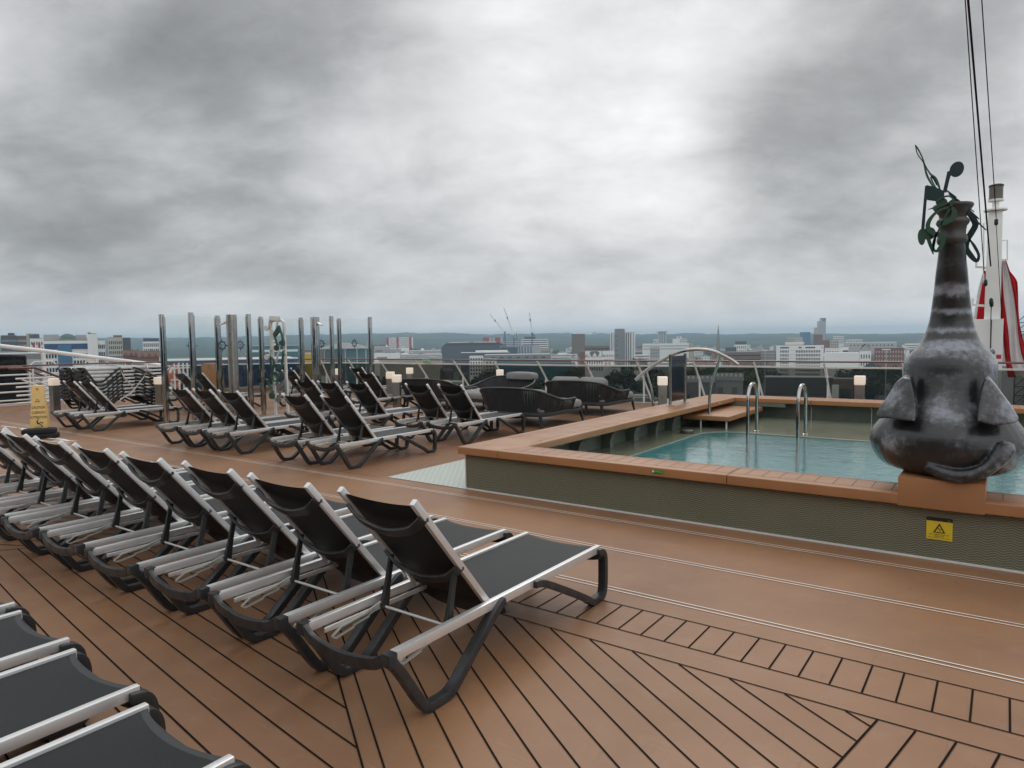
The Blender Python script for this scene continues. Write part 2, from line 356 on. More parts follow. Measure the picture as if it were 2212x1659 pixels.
# pale foot-bath mat with rows of dark slots
m = M['mat'] = bpy.data.materials.new('pale_grip_tiles'); nt, b, nd, mt = nodes(m)
tc = nd('ShaderNodeTexCoord'); sp = nd('ShaderNodeSeparateXYZ'); nt.links.new(tc.outputs['Object'], sp.inputs[0])
br = nd('ShaderNodeTexBrick'); br.inputs['Scale'].default_value = 1; br.inputs['Color1'].default_value = (.56, .61, .56, 1); br.inputs['Color2'].default_value = (.53, .58, .53, 1)
br.inputs['Mortar'].default_value = (.30, .33, .30, 1); br.inputs['Mortar Size'].default_value = .0045; br.inputs['Brick Width'].default_value = .075; br.inputs['Row Height'].default_value = .05
nt.links.new(tc.outputs['Object'], br.inputs['Vector']); nt.links.new(br.outputs[0], b.inputs['Base Color']); b.inputs['Roughness'].default_value = .4
# pool water
m = M['water'] = bpy.data.materials.new('pool_water'); m.use_nodes = True; nt = m.node_tree; nt.nodes.clear()
def N(t): return nt.nodes.new(t)
tc = N('ShaderNodeTexCoord'); mp = N('ShaderNodeMapping'); mp.inputs['Rotation'].default_value = (0, 0, -YAW); mp.inputs['Scale'].default_value = (1.0, 2.3, 1); nt.links.new(tc.outputs['Object'], mp.inputs[0])
na = N('ShaderNodeTexNoise'); na.inputs['Scale'].default_value = 7.5; na.inputs['Detail'].default_value = 3; na.inputs['Distortion'].default_value = .6; nt.links.new(mp.outputs[0], na.inputs['Vector'])
nb = N('ShaderNodeTexNoise'); nb.inputs['Scale'].default_value = 1.2; nb.inputs['Detail'].default_value = 2; nt.links.new(mp.outputs[0], nb.inputs['Vector'])
ad = N('ShaderNodeMath'); ad.operation = 'ADD'; nt.links.new(na.outputs[0], ad.inputs[0]); nt.links.new(nb.outputs[0], ad.inputs[1])
bp = N('ShaderNodeBump'); bp.inputs['Strength'].default_value = .5; bp.inputs['Distance'].default_value = .010; nt.links.new(ad.outputs[0], bp.inputs['Height'])
lw = N('ShaderNodeLayerWeight'); lw.inputs[0].default_value = .5; nt.links.new(bp.outputs[0], lw.inputs['Normal'])
p5 = N('ShaderNodeMath'); p5.operation = 'POWER'; p5.inputs[1].default_value = 2.6; nt.links.new(lw.outputs['Facing'], p5.inputs[0])
fr = N('ShaderNodeMath'); fr.operation = 'MULTIPLY_ADD'; fr.inputs[1].default_value = .96; fr.inputs[2].default_value = .02; nt.links.new(p5.outputs[0], fr.inputs[0])
gl = N('ShaderNodeBsdfGlossy'); gl.inputs['Roughness'].default_value = .02; nt.links.new(bp.outputs[0], gl.inputs['Normal'])
tr = N('ShaderNodeBsdfTransparent'); tr.inputs[0].default_value = (.70, .90, .90, 1)
mx = N('ShaderNodeMixShader'); nt.links.new(fr.outputs[0], mx.inputs[0]); nt.links.new(tr.outputs[0], mx.inputs[1]); nt.links.new(gl.outputs[0], mx.inputs[2])
o = N('ShaderNodeOutputMaterial'); nt.links.new(mx.outputs[0], o.inputs[0])

# ------------------------------------------------------------------ deck
DX0, DX1, DY0, DY1 = -22.3, 9.0, -9.5, 16.05
PX0, PX1, PY0, PY1 = -4.825, 6.4, 5.775, 13.75           # outer faces of the pool wall
dk = MB()
for a, b2, c, d in ((DX0, DX1, DY0, PY0+.05), (DX0, PX0+.05, PY0+.05, DY1), (PX0+.05, DX1, PY1-.05, DY1), (PX1-.05, DX1, PY0+.05, PY1-.05)):
    dk.quad((a, c, 0), (b2, c, 0), (b2, d, 0), (a, d, 0))
Z1 = .003
def strip(p, q, w, m, z=Z1):
    p, q = Vector((p[0], p[1], 0)), Vector((q[0], q[1], 0)); t = (q-p).normalized(); n = Vector((-t.y, t.x, 0))*w/2; h = Vector((0, 0, z))
    dk.quad(p-n+h, q-n+h, q+n+h, p+n+h, m)
def clip(p, d, planes, L=40):
    """cut the line p + t d by half planes (nx, ny, c): n.x <= c"""
    t0, t1 = -L, L
    for nx, ny, c in planes:
        den = nx*d[0]+ny*d[1]; num = c-(nx*p[0]+ny*p[1])
        if abs(den) < 1e-9:
            if num < 0: return None
            continue
        t = num/den
        if den > 0: t1 = min(t1, t)
        else: t0 = max(t0, t)
    if t1-t0 < .02: return None
    return (p[0]+d[0]*t0, p[1]+d[1]*t0), (p[0]+d[0]*t1, p[1]+d[1]*t1)
def dirv(a): return (math.cos(R_(a)), math.sin(R_(a)))
def halfplane(p, a, side):
    """side +1 keeps the left of direction a through p"""
    d = dirv(a); n = (d[1]*side, -d[0]*side); return (n[0], n[1], n[0]*p[0]+n[1]*p[1])
def family(p0, ang, pitch, planes, w=.0085, m=1, rng=90, z=Z1):
    d = dirv(ang); n = (-d[1], d[0])
    for i in range(-rng, rng+1):
        s = clip((p0[0]+n[0]*pitch*i, p0[1]+n[1]*pitch*i), d, planes)
        if s: strip(s[0], s[1], w, m, z)
# white double inlay lines of the walkway
for y in (5.505, 4.735, 3.975):
    for dy in (0, -.044): strip((DX0+1, y+dy), (DX1, y+dy), .0085, 2, .004)
# plank border along the walkway
for y, w in ((3.735, .008), (3.404, .008), (3.206, .008)): strip((-9.5, y), (DX1, y), w, 1)
x = -9.5
while x < 5:
    strip((x, 3.409), (x, 3.730), .0085, 1); x += .1385
# fan of diagonal planks
TOP = (0, 1, 3.2005); LEFT = halfplane((-6.55, 1.96), 54.2, -1); BOT = (0, -1, 4.5)
pM, aM = (-2.331, 3.205), 146.9; pB1, aB1 = (-3.19, 2.497), 147.1; pB2, aB2 = (-.404, 3.202), 79.5
family(pM, aM, .14, [TOP, halfplane(pB1, aB1, -1), halfplane(pB2, aB2, 1), BOT])
family(pB2, aB2, .14, [TOP, halfplane(pB2, aB2, -1), BOT, (1, 0, 6)])
family((-3.284, 2.078), 172.8, .14, [TOP, halfplane(pB1, aB1, 1), LEFT, BOT])
for p, a, pl in ((pB1, aB1, [TOP, BOT, LEFT]), (pB2, aB2, [TOP, BOT]), ((-6.55, 1.96), 54.2, [TOP, BOT])):
    s = clip(p, dirv(a), pl); strip(s[0], s[1], .009, 1, .0035)
family((-6.55, 1.96), 24, .14, [TOP, halfplane((-6.55, 1.96), 54.2, 1), BOT, (-1, 0, 14)], w=.009)
# fine planks of the far deck
strip((DX0+1, 5.69), (-6.16, 5.69), .009, 3); strip((-6.16, 5.69), (-6.16, 15.6), .009, 3)
x = -6.27
while x > DX0+1:
    strip((x, 5.70), (x, 15.6), .008, 3); x -= .108
# arrow painted on the walkway
ap = at_z(110, 951, 0)
for a, b2, c in (((-.55, .05), (.45, .16), .05), ((.15, -.02), (.55, .19), .06), ((-.2, .16), (.2, .17), .04), ((-.35, -.17), (.7, .02), .035)): strip((ap.x+a[0], ap.y+a[1]), (ap.x+b2[0], ap.y+b2[1]), c, 2, .004)
ap = at_z(30, 925, 0)
for a, b2, c in (((-.7, .0), (.35, .1), .05), ((-.1, .1), (.5, .0), .05)): strip((ap.x+a[0], ap.y+a[1]), (ap.x+b2[0], ap.y+b2[1]), c, 2, .004)
tag(dk.build('deck', [M['deck'], M['seam'], M['white_line'], M['seam_soft']], fix=False), kind='structure')
# ship's side under the deck, deck edge and gutter
sh = MB(); sh.span((DX0-.6, DY0, -37), (DX1, DY1+.35, -1.6))
for i in range(3):                                     # the decks rising forward of the pool, behind the viewer
    sh.span((DX0, DY0-6-i*1.2, i*2.9-1.61), (DX1, DY0-.02-i*1.2, i*2.9+.25), 0); sh.span((DX0, DY0-6-i*1.2, i*2.9+.25), (DX1, DY0-.25-i*1.2, i*2.9+2.4), 1); sh.span((DX0, DY0-6-i*1.2, i*2.9+2.4), (DX1, DY0+.5-i*1.2, i*2.9+2.85), 0)
tag(sh.build('hull_and_upper_decks', [M['white'], M['navy']]), kind='structure')
gt = MB(); gt.span((DX0-.6, DY1, -1.59), (DX1, DY1+.5, -.06)); gt.span((DX0-.6, DY0, -1.59), (DX0-.002, DY1-.003, -.03)); gt.span((DX0-.6, DY1+.5, -1.59), (DX1, DY1+.62, .08)); gt.span((DX0-.1, DY0, -.029), (DX0+.02, DY1-.1, .07))
tag(gt.build('deck_edge', M['white'], bevel=.01), kind='structure')
mt_ = MB(); mt_.box((-5.435, 9.2, .004), (1.215, 6.9, .006)); tag(mt_.build('foot_mat', M['mat']), 'pale green textured grip mat beside the pool wall', 'floor mat')
gr = MB()
g0 = at_z(205, 902, 0)
for i in range(12): gr.box((g0.x+i*.095-.45, g0.y+.05, .012), (.07, .62, .018))
gr.box((g0.x+.07, g0.y-.22, .006), (1.1, .05, .008)); gr.box((g0.x+.07, g0.y+.32, .006), (1.1, .05, .008))
tag(gr.build('floor_grate', M['grate']), 'cream slatted floor grate under the sun loungers by the glass screen', 'floor grate')

# ------------------------------------------------------------------ pool
CT, CB = .480, .398
pool = empty('swimming_pool', (0, 0, 0), 0, 'raised swimming pool with zigzag tiled wall and brown coping', 'swimming pool')
w = MB(); w.span((PX0, PY0, .012), (PX1, PY0+.12, CB)); w.span((PX0, PY0+.12, .012), (PX0+.12, PY1, CB)); w.span((PX0+.12, PY1-.12, .012), (PX1, PY1, CB))
w.build('outer_wall', M['zigzag'], pool)
k = MB(); k.bar([(PX0-.006, PY1, .008), (PX0-.006, PY0-.006, .008), (PX1, PY0-.006, .008)], .016, .014); k.bar([(PX0-.003, PY0-.003, 0), (PX0-.003, PY0-.003, CB)], .012, .012, up=(0, 1, 0)); k.build('base_trim', M['alu_white'], pool)
# coping: four lengths with rounded edges, joints 4 mm open
XO, XI, YO, YI, YBI, YBO = -4.885, -4.235, 5.705, 6.135, 13.2, 13.83
def cop(pts, z0=CB, z1=CT):
    c = MB(); n = len(pts); c.add([(a, b2, z0) for a, b2 in pts]+[(a, b2, z1) for a, b2 in pts], [tuple(range(n))[::-1], tuple(range(n, 2*n))]+[(i, (i+1) % n, (i+1) % n+n, i+n) for i in range(n)]); return c
segs = [([(XO, YO), (-4.335, YO), (XI, YI), (-4.335, YI+.43), (XO, YI+.45)], 'corner'),
        ([(-4.330, YO), (-1.897, YO), (-1.897, YI), (XI+.004, YI)], 'front'), ([(-1.892, YO), (PX1, YO), (PX1, YI), (-1.892, YI)], 'front'),
        ([(XO, YI+.455), (-4.335, YI+.435), (XI, YI+.004), (XI, 9.70), (XO, 9.70)], 'left'), ([(XO, 9.705), (XI, 9.705), (XI, YBI-.004), (XO, YBO)], 'left'),
        ([(XI+.002, YBI), (-2.86, YBI), (-2.86, YBO), (XO+.006, YBO)], 'back'), ([(-2.855, YBI), (-.9, YBI), (-.9, YBO), (-2.855, YBO)], 'back'), ([(-.895, YBI), (PX1, YBI), (PX1, YBO), (-.895, YBO)], 'back')]
for pts, nm in segs: cop(pts).build('coping', M['coping'], pool, bevel=.011, seg=3, smooth=35)
cs = MB()
def cstrip(p, q, wd=.0065):
    p, q = Vector((*p, CT+.0015)), Vector((*q, CT+.0015)); t = (q-p).normalized(); n = Vector((-t.y, t.x, 0))*wd/2; cs.quad(p-n, q-n, q+n, p+n)
cstrip((-4.32, YO+.10), (PX1, YO+.10)); cstrip((-4.15, YI-.05), (PX1, YI-.05)); x = -4.1
while x < PX1: cstrip((x, YO+.103), (x+.0, YI-.053)); x += .137
cstrip((XO+.11, YI+.4), (XO+.11, YBO-.2)); cstrip((XI-.12, YI+.2), (XI-.12, YBI-.1)); y = 6.7
while y < 13.2: cstrip((XO+.113, y), (XI-.123, y)); y += .137
cstrip((XI, YBI+.09), (PX1, YBI+.09)); x = -4.2
while x < PX1: cstrip((x, YBI+.093), (x, YBO-.06)); x += .137
cs.build('coping_joint', M['coping_seam'], pool, fix=False)
# inside: walls, wet shelf, deep basin
WZ = .10; RX, RYF, RYB, RR = -3.955, 6.05, 11.02, .55
iw = MB(); iw.span((PX0+.12, PY0+.12, -.1), (PX0+.19, PY1-.19, CB-.002)); iw.span((PX0+.19, PY1-.24, -.1), (PX1, PY1-.12, CB-.002)); iw.span((PX0+.19, PY0+.12, -1.1), (PX1, PY0+.19, CB-.002))
iw.build('inner_wall', M['pool_tile'], pool)
br_ = MB()   # the upright brackets that carry the left coping, with hollow outer edges
for i, y in enumerate((6.9, 7.75, 8.6, 9.4, 10.15, 10.85)):
    ok = [(PX0+.19, .08), (PX0+.33, .08), (PX0+.33, .20), (PX0+.36, .30), (PX0+.42, .36), (XI-.03, .385), (XI-.03, CB-.002), (PX0+.19, CB-.002)]
    q = MB(); q.prism(ok, (0, y, 0), (1, 0, 0), (0, 0, 1), .15 if i % 2 else .09); q.build('bracket', M['pool_tile'], pool)
bb = MB()
for x in (-2.9, -1.9, -.75, .5):
    q = MB(); q.tube([(x, PY1-.27, .07), (x, PY1-.27, .33), (x-.03, PY1-.25, .385)], .009, 6); q.build('drain_pipe', M['alu'], pool)
def rim(n=10):
    pts = [(RX, RYF)]+[(RX+RR+RR*math.cos(R_(180-90*i/n)), RYB-RR+RR*math.sin(R_(180-90*i/n))) for i in range(n+1)]+[(PX1-.1, RYB), (PX1-.1, RYF)]
    return pts
rp = rim()
sf = MB(); n = len(rp); outer = [(PX0+.19, RYF)]+[(PX0+.19+.0, RYB)]*1
# shelf: left strip, back strip, corner fan
zs = WZ+.004
sf.quad((PX0+.1, PY0+.1, zs), (RX, PY0+.1, zs), (RX, RYB-RR, zs), (PX0+.1, RYB-RR, zs))
sf.quad((RX+RR, RYB, zs), (PX1, RYB, zs), (PX1, PY1-.1, zs), (RX+RR, PY1-.1, zs))
co = Vector((PX0+.1, PY1-.1, zs)); ring = rp[1:12]
sf.add([co, (PX0+.1, RYB-RR, zs)]+[(a, b2, zs) for a, b2 in ring]+[(RX+RR, PY1-.1, zs)], [(0, 1, 2)]+[(0, i, i+1) for i in range(2, 2+len(ring)-1)]+[(0, 1+len(ring), 2+len(ring))])
sf.build('shelf', M['shelf'], pool)
rm = MB(); rm.tube([(a, b2, WZ+.002) for a, b2 in rp[:-1]], .014, 6); rm.build('overflow_rim', pm('pale_rim', (.20, .27, .24), .25), pool, smooth=60)
bs = MB(); vs = [(a, b2, WZ-.02) for a, b2 in rp]+[(a, b2, -1.0) for a, b2 in rp]
bs.add(vs, [(i, (i+1) % n, (i+1) % n+n, i+n) for i in range(n)]+[tuple(range(n, 2*n))]); bs.build('basin', M['pool_floor'], pool, fix=False)
wa = MB(); wa.add([(a, b2, WZ) for a, b2 in rp], [tuple(range(n))]); tag(wa.build('pool_water', M['water'], fix=False), kind='structure')
# wooden entry step in the back corner
st = MB(); st.span((XI-.28, 11.25, .245), (-3.70, 13.19, .325)); st.build('entry_step', M['coping'], pool, bevel=.01, smooth=35)
s2 = MB(); s2.span((XI-.30, 11.32, .325), (XI-.24, 13.4, CB-.003)); s2.span((XI-.24, 13.205, .327), (-3.3, 13.26, CB-.003)); s2.build('step_riser', M['pool_tile'], pool)
for x, y in ((-4.2, 11.3), (-3.76, 11.3)):
    q = MB(); q.bar([(x, y, .1), (x, y, .245)], .02, .02, up=(0, 1, 0)); q.build('step_leg', M['alu_white'], pool)
s3 = MB(); s3.box((XI-.3, 11.0, .24), (.06, .3, .3)); s3.build('step_wall', M['pool_tile'], pool)
# statue plinth is part of the coping
pl = MB(); pl.span((-.622, YO-.003, CB-.008), (-.088, 6.62, .606)); tag(pl.build('plinth', M['coping'], bevel=.008, smooth=35), 'brown block plinth on the pool coping carrying the elephant statue', 'plinth')
# drain grate of the pool shelf
q = MB(); dgp = at_z(870+2, 0) if False else Vector((-4.15, 10.55, WZ+.01)); q.lathe([(.11, 0), (.11, .04), (.09, .05), (0, .05)], dgp, 20)
tag(q.build('pool_drain', pm('drain_mesh', (.10, .11, .10), .4, .6, bump=.6, bscale=90)), 'round mesh drain cover on the wet shelf of the pool', 'drain cover')
# green exit stickers
def plate(name, o, ax, ay, w_, h_, th, mt1, parent=None, bevel=.0):
    q = MB(); q.prism([(0, 0), (w_, 0), (w_, h_), (0, h_)], o, ax, ay, th); return q.build(name, mt1, parent, bevel=bevel)
def text(s, size, o, ax, ay, mtl, name='lettering', parent=None, ext=.0006, align='CENTER', squash=1.0):
    c = bpy.data.curves.new('t', 'FONT'); c.body = s; c.size = size; c.extrude = ext; c.align_x = align; c.align_y = 'CENTER'
    ob = bpy.data.objects.new('t', c); COL.objects.link(ob); dg = bpy.context.evaluated_depsgraph_get()
    me = bpy.data.meshes.new_from_object(ob.evaluated_get(dg)); bpy.data.objects.remove(ob); bpy.data.curves.remove(c)
    ax, ay = Vector(ax).normalized(), Vector(ay).normalized(); az = ax.cross(ay)
    Mx = Matrix(((ax.x, ay.x, az.x, o[0]), (ax.y, ay.y, az.y, o[1]), (ax.z, ay.z, az.z, o[2]), (0, 0, 0, 1)))
    me.transform(Mx @ Matrix.Diagonal((squash, 1, 1, 1))); me.materials.clear(); me.materials.append(mtl); return link(name, me, parent)
s = empty('pool_sticker', (-2.52, YO-.002, .444), 0, 'small green glowing sticker on the front face of the pool coping', 'sticker')
plate('plate', (-.053, -.003, -.0125), X_, Z_, .106, .025, .004, M['sign_green'], s); plate('pictogram', (-.048, -.0075, -.008), X_, Z_, .017, .017, .003, M['sign_white'], s); plate('stripe', (-.026, -.0075, -.003), X_, Z_, .075, .007, .003, pm('lime', (.10, .55, .10), .5), s)
s = empty('pool_sticker', (XI+.003, 12.32, .443), 0, 'small green sticker on the left coping above the wooden pool step', 'sticker')
plate('plate', (.002, -.055, -.0125), Y_, Z_, .11, .025, .004, pm('pale_lime', (.22, .45, .12), .5), s); plate('stripe', (.006, -.03, -.003), Y_, Z_, .07, .007, .003, M['sign_white'], s)
# ladders
def ladder(x):
    t = empty('pool_ladder', (x, 11.08, 0), 0); y0, y1 = -.24, .24
    p = [(0, y0, -.6), (0, y0, .66)]+[(0, c.y, c.z) for c in arc((0, 0, .66), .24, 180, 0, 12, (0, 1, 0))][1:]+[(0, y1, .11)]
    q = MB(); q.tube(p, .027, 14, up=(1, 0, 0)); q.build('handrail', M['steel'], t, smooth=60)
    q = MB(); q.lathe([(.05, 0), (.05, .008), (.03, .02), (.0, .02)], (0, y1, .105), 16); q.build('flange', M['steel'], t, smooth=40)
    return t
a = ladder(-3.27); tag(a, 'left one of the two arched steel pool handrails', 'pool handrail', 'steel pool handrails')
a = ladder(-2.52); tag(a, 'right one of the two arched steel pool handrails, nearer the statue', 'pool handrail', 'steel pool handrails')
# arched entry rail over the coping
t = empty('arched_rail', (-4.6, 11.4, 0), 0, 'big arched stainless rail over the pool corner with two curved legs', 'arched rail')
q = MB(); q.tube(smoothpath([(-.866, 0, .89), (-.66, 0, 1.06), (-.44, 0, 1.20), (-.095, 0, 1.377), (.216, 0, 1.441), (.567, 0, 1.41), (.843, 0, 1.29), (1.0, 0, 1.185)], 5), .030, 14, up=(0, 1, 0)); q.build('arch', M['steel'], t, smooth=60)
q = MB(); q.tube(smoothpath([(-.668, 0, 1.08), (-.614, 0, .909), (-.553, 0, .70), (-.52, 0, .43), (-.515, 0, .0)], 5), .024, 12, up=(0, 1, 0)); q.build('leg', M['steel'], t, smooth=60)
q = MB(); q.tube(smoothpath([(.70, 0, 1.36), (.624, 0, 1.1), (.55, 0, .87), (.517, 0, .665), (.505, 0, .33)], 5), .024, 12, up=(0, 1, 0)); q.build('leg', M['steel'], t, smooth=60)
q = MB(); q.lathe([(.055, 0), (.055, .01), (.03, .018), (0, .018)], (.505, 0, .325), 16); q.build('flange', M['steel'], t, smooth=40)
t = empty('navy_screen', (-4.645, 11.37, CT), 0, 'dark navy panel held between two steel posts on the coping', 'screen panel')
for y in (-.33, .33):
    q = MB(); q.tube([(0, y, 0), (0, y, .885)], .027, 14, up=(0, 1, 0)); p = q.build('post', M['steel'], t, smooth=60)
    q = MB(); q.lathe([(.075, 0), (.075, .012), (.035, .02), (0, .02)], (0, y, .001), 18); q.build('flange', M['steel'], p, smooth=40)
q = MB(); q.span((-.008, -.27, .07), (.008, .27, .855)); q.build('panel', M['navy'], t, bevel=.003)
for y in (-.29, .29):
    for z in (.15, .78): q = MB(); q.box((0, y, z), (.02, .05, .03)); q.build('clamp', M['steel'], t)
# slip warning plate on the pool wall
t = empty('warning_plate', (-.358, PY0-.004, .237), 0, 'yellow slip hazard plate with black header on the pool wall', 'warning sign')
q = MB(); q.prism([(-.081, -.081), (.081, -.081), (.081, .055), (-.081, .055)], (0, 0, 0), X_, Z_, .004); q.build('yellow_field', M['yellow_plate'], t)
q = MB(); q.prism([(-.081, .0555), (.081, .0555), (.081, .082), (-.081, .082)], (0, 0, 0), X_, Z_, .004); q.build('header', M['black'], t)
q = MB(); q.prism([(-.038, -.036), (.038, -.036), (0, .036)], (0, -.0028, .006), X_, Z_, .0016, 0); q.prism([(-.025, -.029), (.025, -.029), (0, .018)], (0, -.0042, .006), X_, Z_, .0012, 1); q.build('triangle', [M['black'], M['yellow_plate']], t)
q = MB()
for a, b2, wd in (((-.007, .003), (-.007, .0035), .006), ((-.006, 0), (.002, -.012), .005), ((.002, -.012), (.010, -.006), .003), ((.010, -.006), (.014, -.012), .003), ((.001, -.012), (.006, -.020), .003), ((-.005, -.001), (.005, .004), .0025), ((-.006, -.021), (.010, -.021), .002), ((-.007, -.001), (-.011, .008), .0025)):
    q.ribbon([a, b2], [wd, wd], (0, -.0055, .006), X_, Z_, .001)
q.build('falling_figure', M['black'], t)
text('DECK SLIPPERY WHEN WET', .0098, (0, -.0025, -.043), X_, Z_, M['black'], parent=t); text('地板湿滑 小心滑倒', .0075, (0, -.0025, -.055), X_, Z_, M['black'], parent=t); text('濡れたデッキは滑りやすくなっています', .0078, (0, -.0025, -.067), X_, Z_, M['black'], parent=t)
text('Caution', .0085, (-.073, -.0025, .073), X_, Z_, pm('grey_print', (.10, .10, .10), .5), parent=t, align='LEFT'); text('MSC', .011, (.06, -.0025, .066), X_, Z_, pm('grey_print_2', (.22, .22, .22), .5), parent=t)
# ------------------------------------------------------------------ aft rail
RAILP = [(-22.05, 10.3), (-21.5, 11.5), (-20.8, 12.9), (-19.6, 14.1), (-18.6, 14.8), (-17.6, 15.12), (-16.2, 15.19), (-14.53, 15.14), (-13.1, 15.21), (-11.73, 15.36), (-10.26, 15.37), (-8.80, 15.40), (-7.45, 15.62), (-6.10, 15.92), (-4.70, 16.02), (-3.19, 15.98), (-1.72, 16.10), (-.25, 16.15), (1.2, 16.2), (2.7, 16.25)]
AR = empty('aft_railing', (0, 0, 0), 0, 'long aft railing with varnished handrail, white posts and smoked glass', 'railing')
def railz(dy, z): return [(x, y+dy, z) for x, y in RAILP]
top = smoothpath(railz(0, 1.085), 4); q = MB(); q.sweep(top, [(.045*math.cos(t_), .022*math.sin(t_)) for t_ in [i*math.pi/5 for i in range(10)]]); q.build('handrail', M['rail_wood'], AR, smooth=60)
q = MB(); q.bar(smoothpath(railz(.09, .955), 4), .05, .036); q.build('second_rail', M['white'], AR, bevel=.006)
posts = RAILP
def outw(i):
    a, b2 = Vector((*posts[max(i-1, 0)], 0)), Vector((*posts[min(i+1, len(posts)-1)], 0)); t_ = (b2-a).normalized(); return Vector((-t_.y, t_.x, 0)), t_
for i, (x, y) in enumerate(posts):
    o_, t_ = outw(i) if i < 6 else (Y_.copy(), X_.copy()); P_ = Vector((x, y, 0)); q = MB()
    q.bar([P_-o_*.03+Z_*1.075, P_+o_*.09+Z_*.94, P_+o_*.97-Z_*.08], .026, .05, up=tuple(o_)) if i < 6 else q.bar([P_-o_*.03+Z_*1.075, P_+o_*.09+Z_*.94, P_+o_*.97-Z_*.08], .05, .026, up=(1, 0, 0))
    q.bar([P_+o_*.40+Z_*.60, P_+o_*.40-Z_*.06], .034, .045, up=(0, 1, 0)); q.build('post', M['white'], AR, bevel=.004)
for i in range(len(posts)-1):
    A_, B_ = Vector((*posts[i], 0)), Vector((*posts[i+1], 0)); oa = outw(i)[0] if i < 6 else Y_; ob = outw(i+1)[0] if i+1 < 6 else Y_; e_ = (B_-A_).normalized()*.03; q = MB(); n_ = oa*.009+Z_*.0075
    a, b2, c, d = A_+e_+oa*.12+Z_*.925, B_-e_+ob*.12+Z_*.925, B_-e_+ob*.93-Z_*.03, A_+e_+oa*.93-Z_*.03
    q.add([a, b2, c, d, a+n_, b2+n_, c+n_, d+n_], [(0, 1, 2, 3), (7, 6, 5, 4), (0, 4, 5, 1), (1, 5, 6, 2), (2, 6, 7, 3), (3, 7, 4, 0)]); q.build('glass_panel', M['tinted'], AR)
# signs on the rail
t = empty('exit_sign', (-14.09, 15.10, 1.04), 0, 'green exit sign with arrow hanging under the aft handrail', 'exit sign')
plate('board', (-.165, 0, -.045), X_, Z_, .33, .105, .006, M['sign_green'], t)
text('EXIT', .098, (-.065, -.005, .008), X_, Z_, M['sign_white'], parent=t, ext=.001)
q = MB(); q.ribbon([(.09, .008), (.14, .008)], [.016, .016], (0, -.005, 0), X_, Z_, .003); q.prism([(.122, .038), (.134, .042), (.158, .008), (.134, -.026), (.122, -.022), (.138, .008)], (0, -.005, 0), X_, Z_, .003); q.build('arrow', M['sign_white'], t)
q = MB(); q.prism([(.045, -.03), (.078, -.03), (.078, .045), (.045, .045)], (0, -.005, 0), X_, Z_, .002); q.prism([(.052, -.022), (.058, -.02), (.063, .0), (.070, .012), (.064, .034), (.056, .03), (.052, .008)], (0, -.007, 0), X_, Z_, .002, 1); q.build('pictogram', [M['sign_white'], M['sign_green']], t)
t = empty('notice_sign', (-8.08, 15.27, 1.045), 0, 'white notice with two red prohibition circles under the aft handrail', 'notice sign')
plate('board', (-.115, 0, -.055), X_, Z_, .23, .085, .006, M['sign_white'], t); plate('header', (-.115, 0, .031), X_, Z_, .23, .026, .006, M['black'], t)
for x in (-.05, .05):
    q = MB(); q.tube(arc((x, -.006, -.004), .022, 0, 360, 18)[:-1], .0035, 6, closed=True, up=(0, 1, 0)); q.tube([(x-.015, -.006, .011), (x+.015, -.006, -.019)], .003, 6, up=(0, 1, 0)); q.build('prohibition_circle', M['red'], t, smooth=60)
    plate('caption', (x-.03, -.005, -.045), X_, Z_, .06, .006, .002, M['black'], t)
# ------------------------------------------------------------------ port side: white rails, stairs, tube, windbreak
t = empty('port_railing', (-22.1, 7.2, 0), 0, 'white port side railing with varnished handrail behind the stacked loungers', 'railing')
hp = [(.0, -1.2, 1.1), (-.02, .8, 1.1), (.0, 2.2, 1.1), (.05, 3.1, 1.1)]
q = MB(); q.sweep(smoothpath(hp, 5), [(.045*math.cos(i*math.pi/5), .024*math.sin(i*math.pi/5)) for i in range(10)]); q.build('handrail', M['rail_wood'], t, smooth=60)
for z in (.16, .39, .62, .86):
    q = MB(); q.tube(smoothpath([(a, b2, z) for a, b2, c in hp], 4), .022, 8); q.build('rail', M['white'], t, smooth=60)
for a, b2 in ((.0, -.9), (.0, .35), (.0, 1.5), (.03, 2.9)):
    q = MB(); q.bar([(a, b2, 0), (a, b2, 1.08)], .05, .03, up=(0, 1, 0)); q.build('post', M['white'], t, bevel=.004)
t = empty('stair_railing', (-20.6, 7.15, 0), 0, 'white stair railing with two varnished handrails sloping down to the lower deck', 'stair railing')
for z in (.16, .36, .58, .80):
    q = MB(); q.tube([(-.25, -.35, z), (-.25, 2.6, z)], .024, 8); q.build('rail', M['white'], t, smooth=60)
for y in (.05, 1.35, 2.45):
    q = MB(); q.bar([(-.25, y, 0), (-.25, y, 1.06)], .045, .03, up=(0, 1, 0)); q.build('post', M['white'], t, bevel=.004)
for x in (-.9, .05):
    q = MB(); q.sweep([(x, -.6, 1.08), (x, .0, 1.08), (x, 1.0, .58), (x, 2.2, .02)], [(.03*math.cos(i*math.pi/4), .03*math.sin(i*math.pi/4)) for i in range(8)]); q.build('handrail', M['rail_wood'], t, smooth=60)
    q = MB(); q.tube([(x, .0, .75), (x, 1.0, .25), (x, 1.5, 0)], .02, 8); q.tube([(x, 1.0, 0), (x, 1.0, .56)], .02, 8); q.build('stair_bar', M['white'], t, smooth=60)
t = empty('sloping_tube', (-22.5, 8, 0), 0, 'thick white tube sloping down along the port side on two posts', 'structural tube')
q = MB(); q.tube([(0, -3.2, 1.98), (0, -1.0, 1.66), (0, .04, 1.505), (0, 1.46, 1.27), (0, 2.6, 1.09), (0, 3.6, .93)], .062, 14); q.build('tube', M['white'], t, smooth=60)
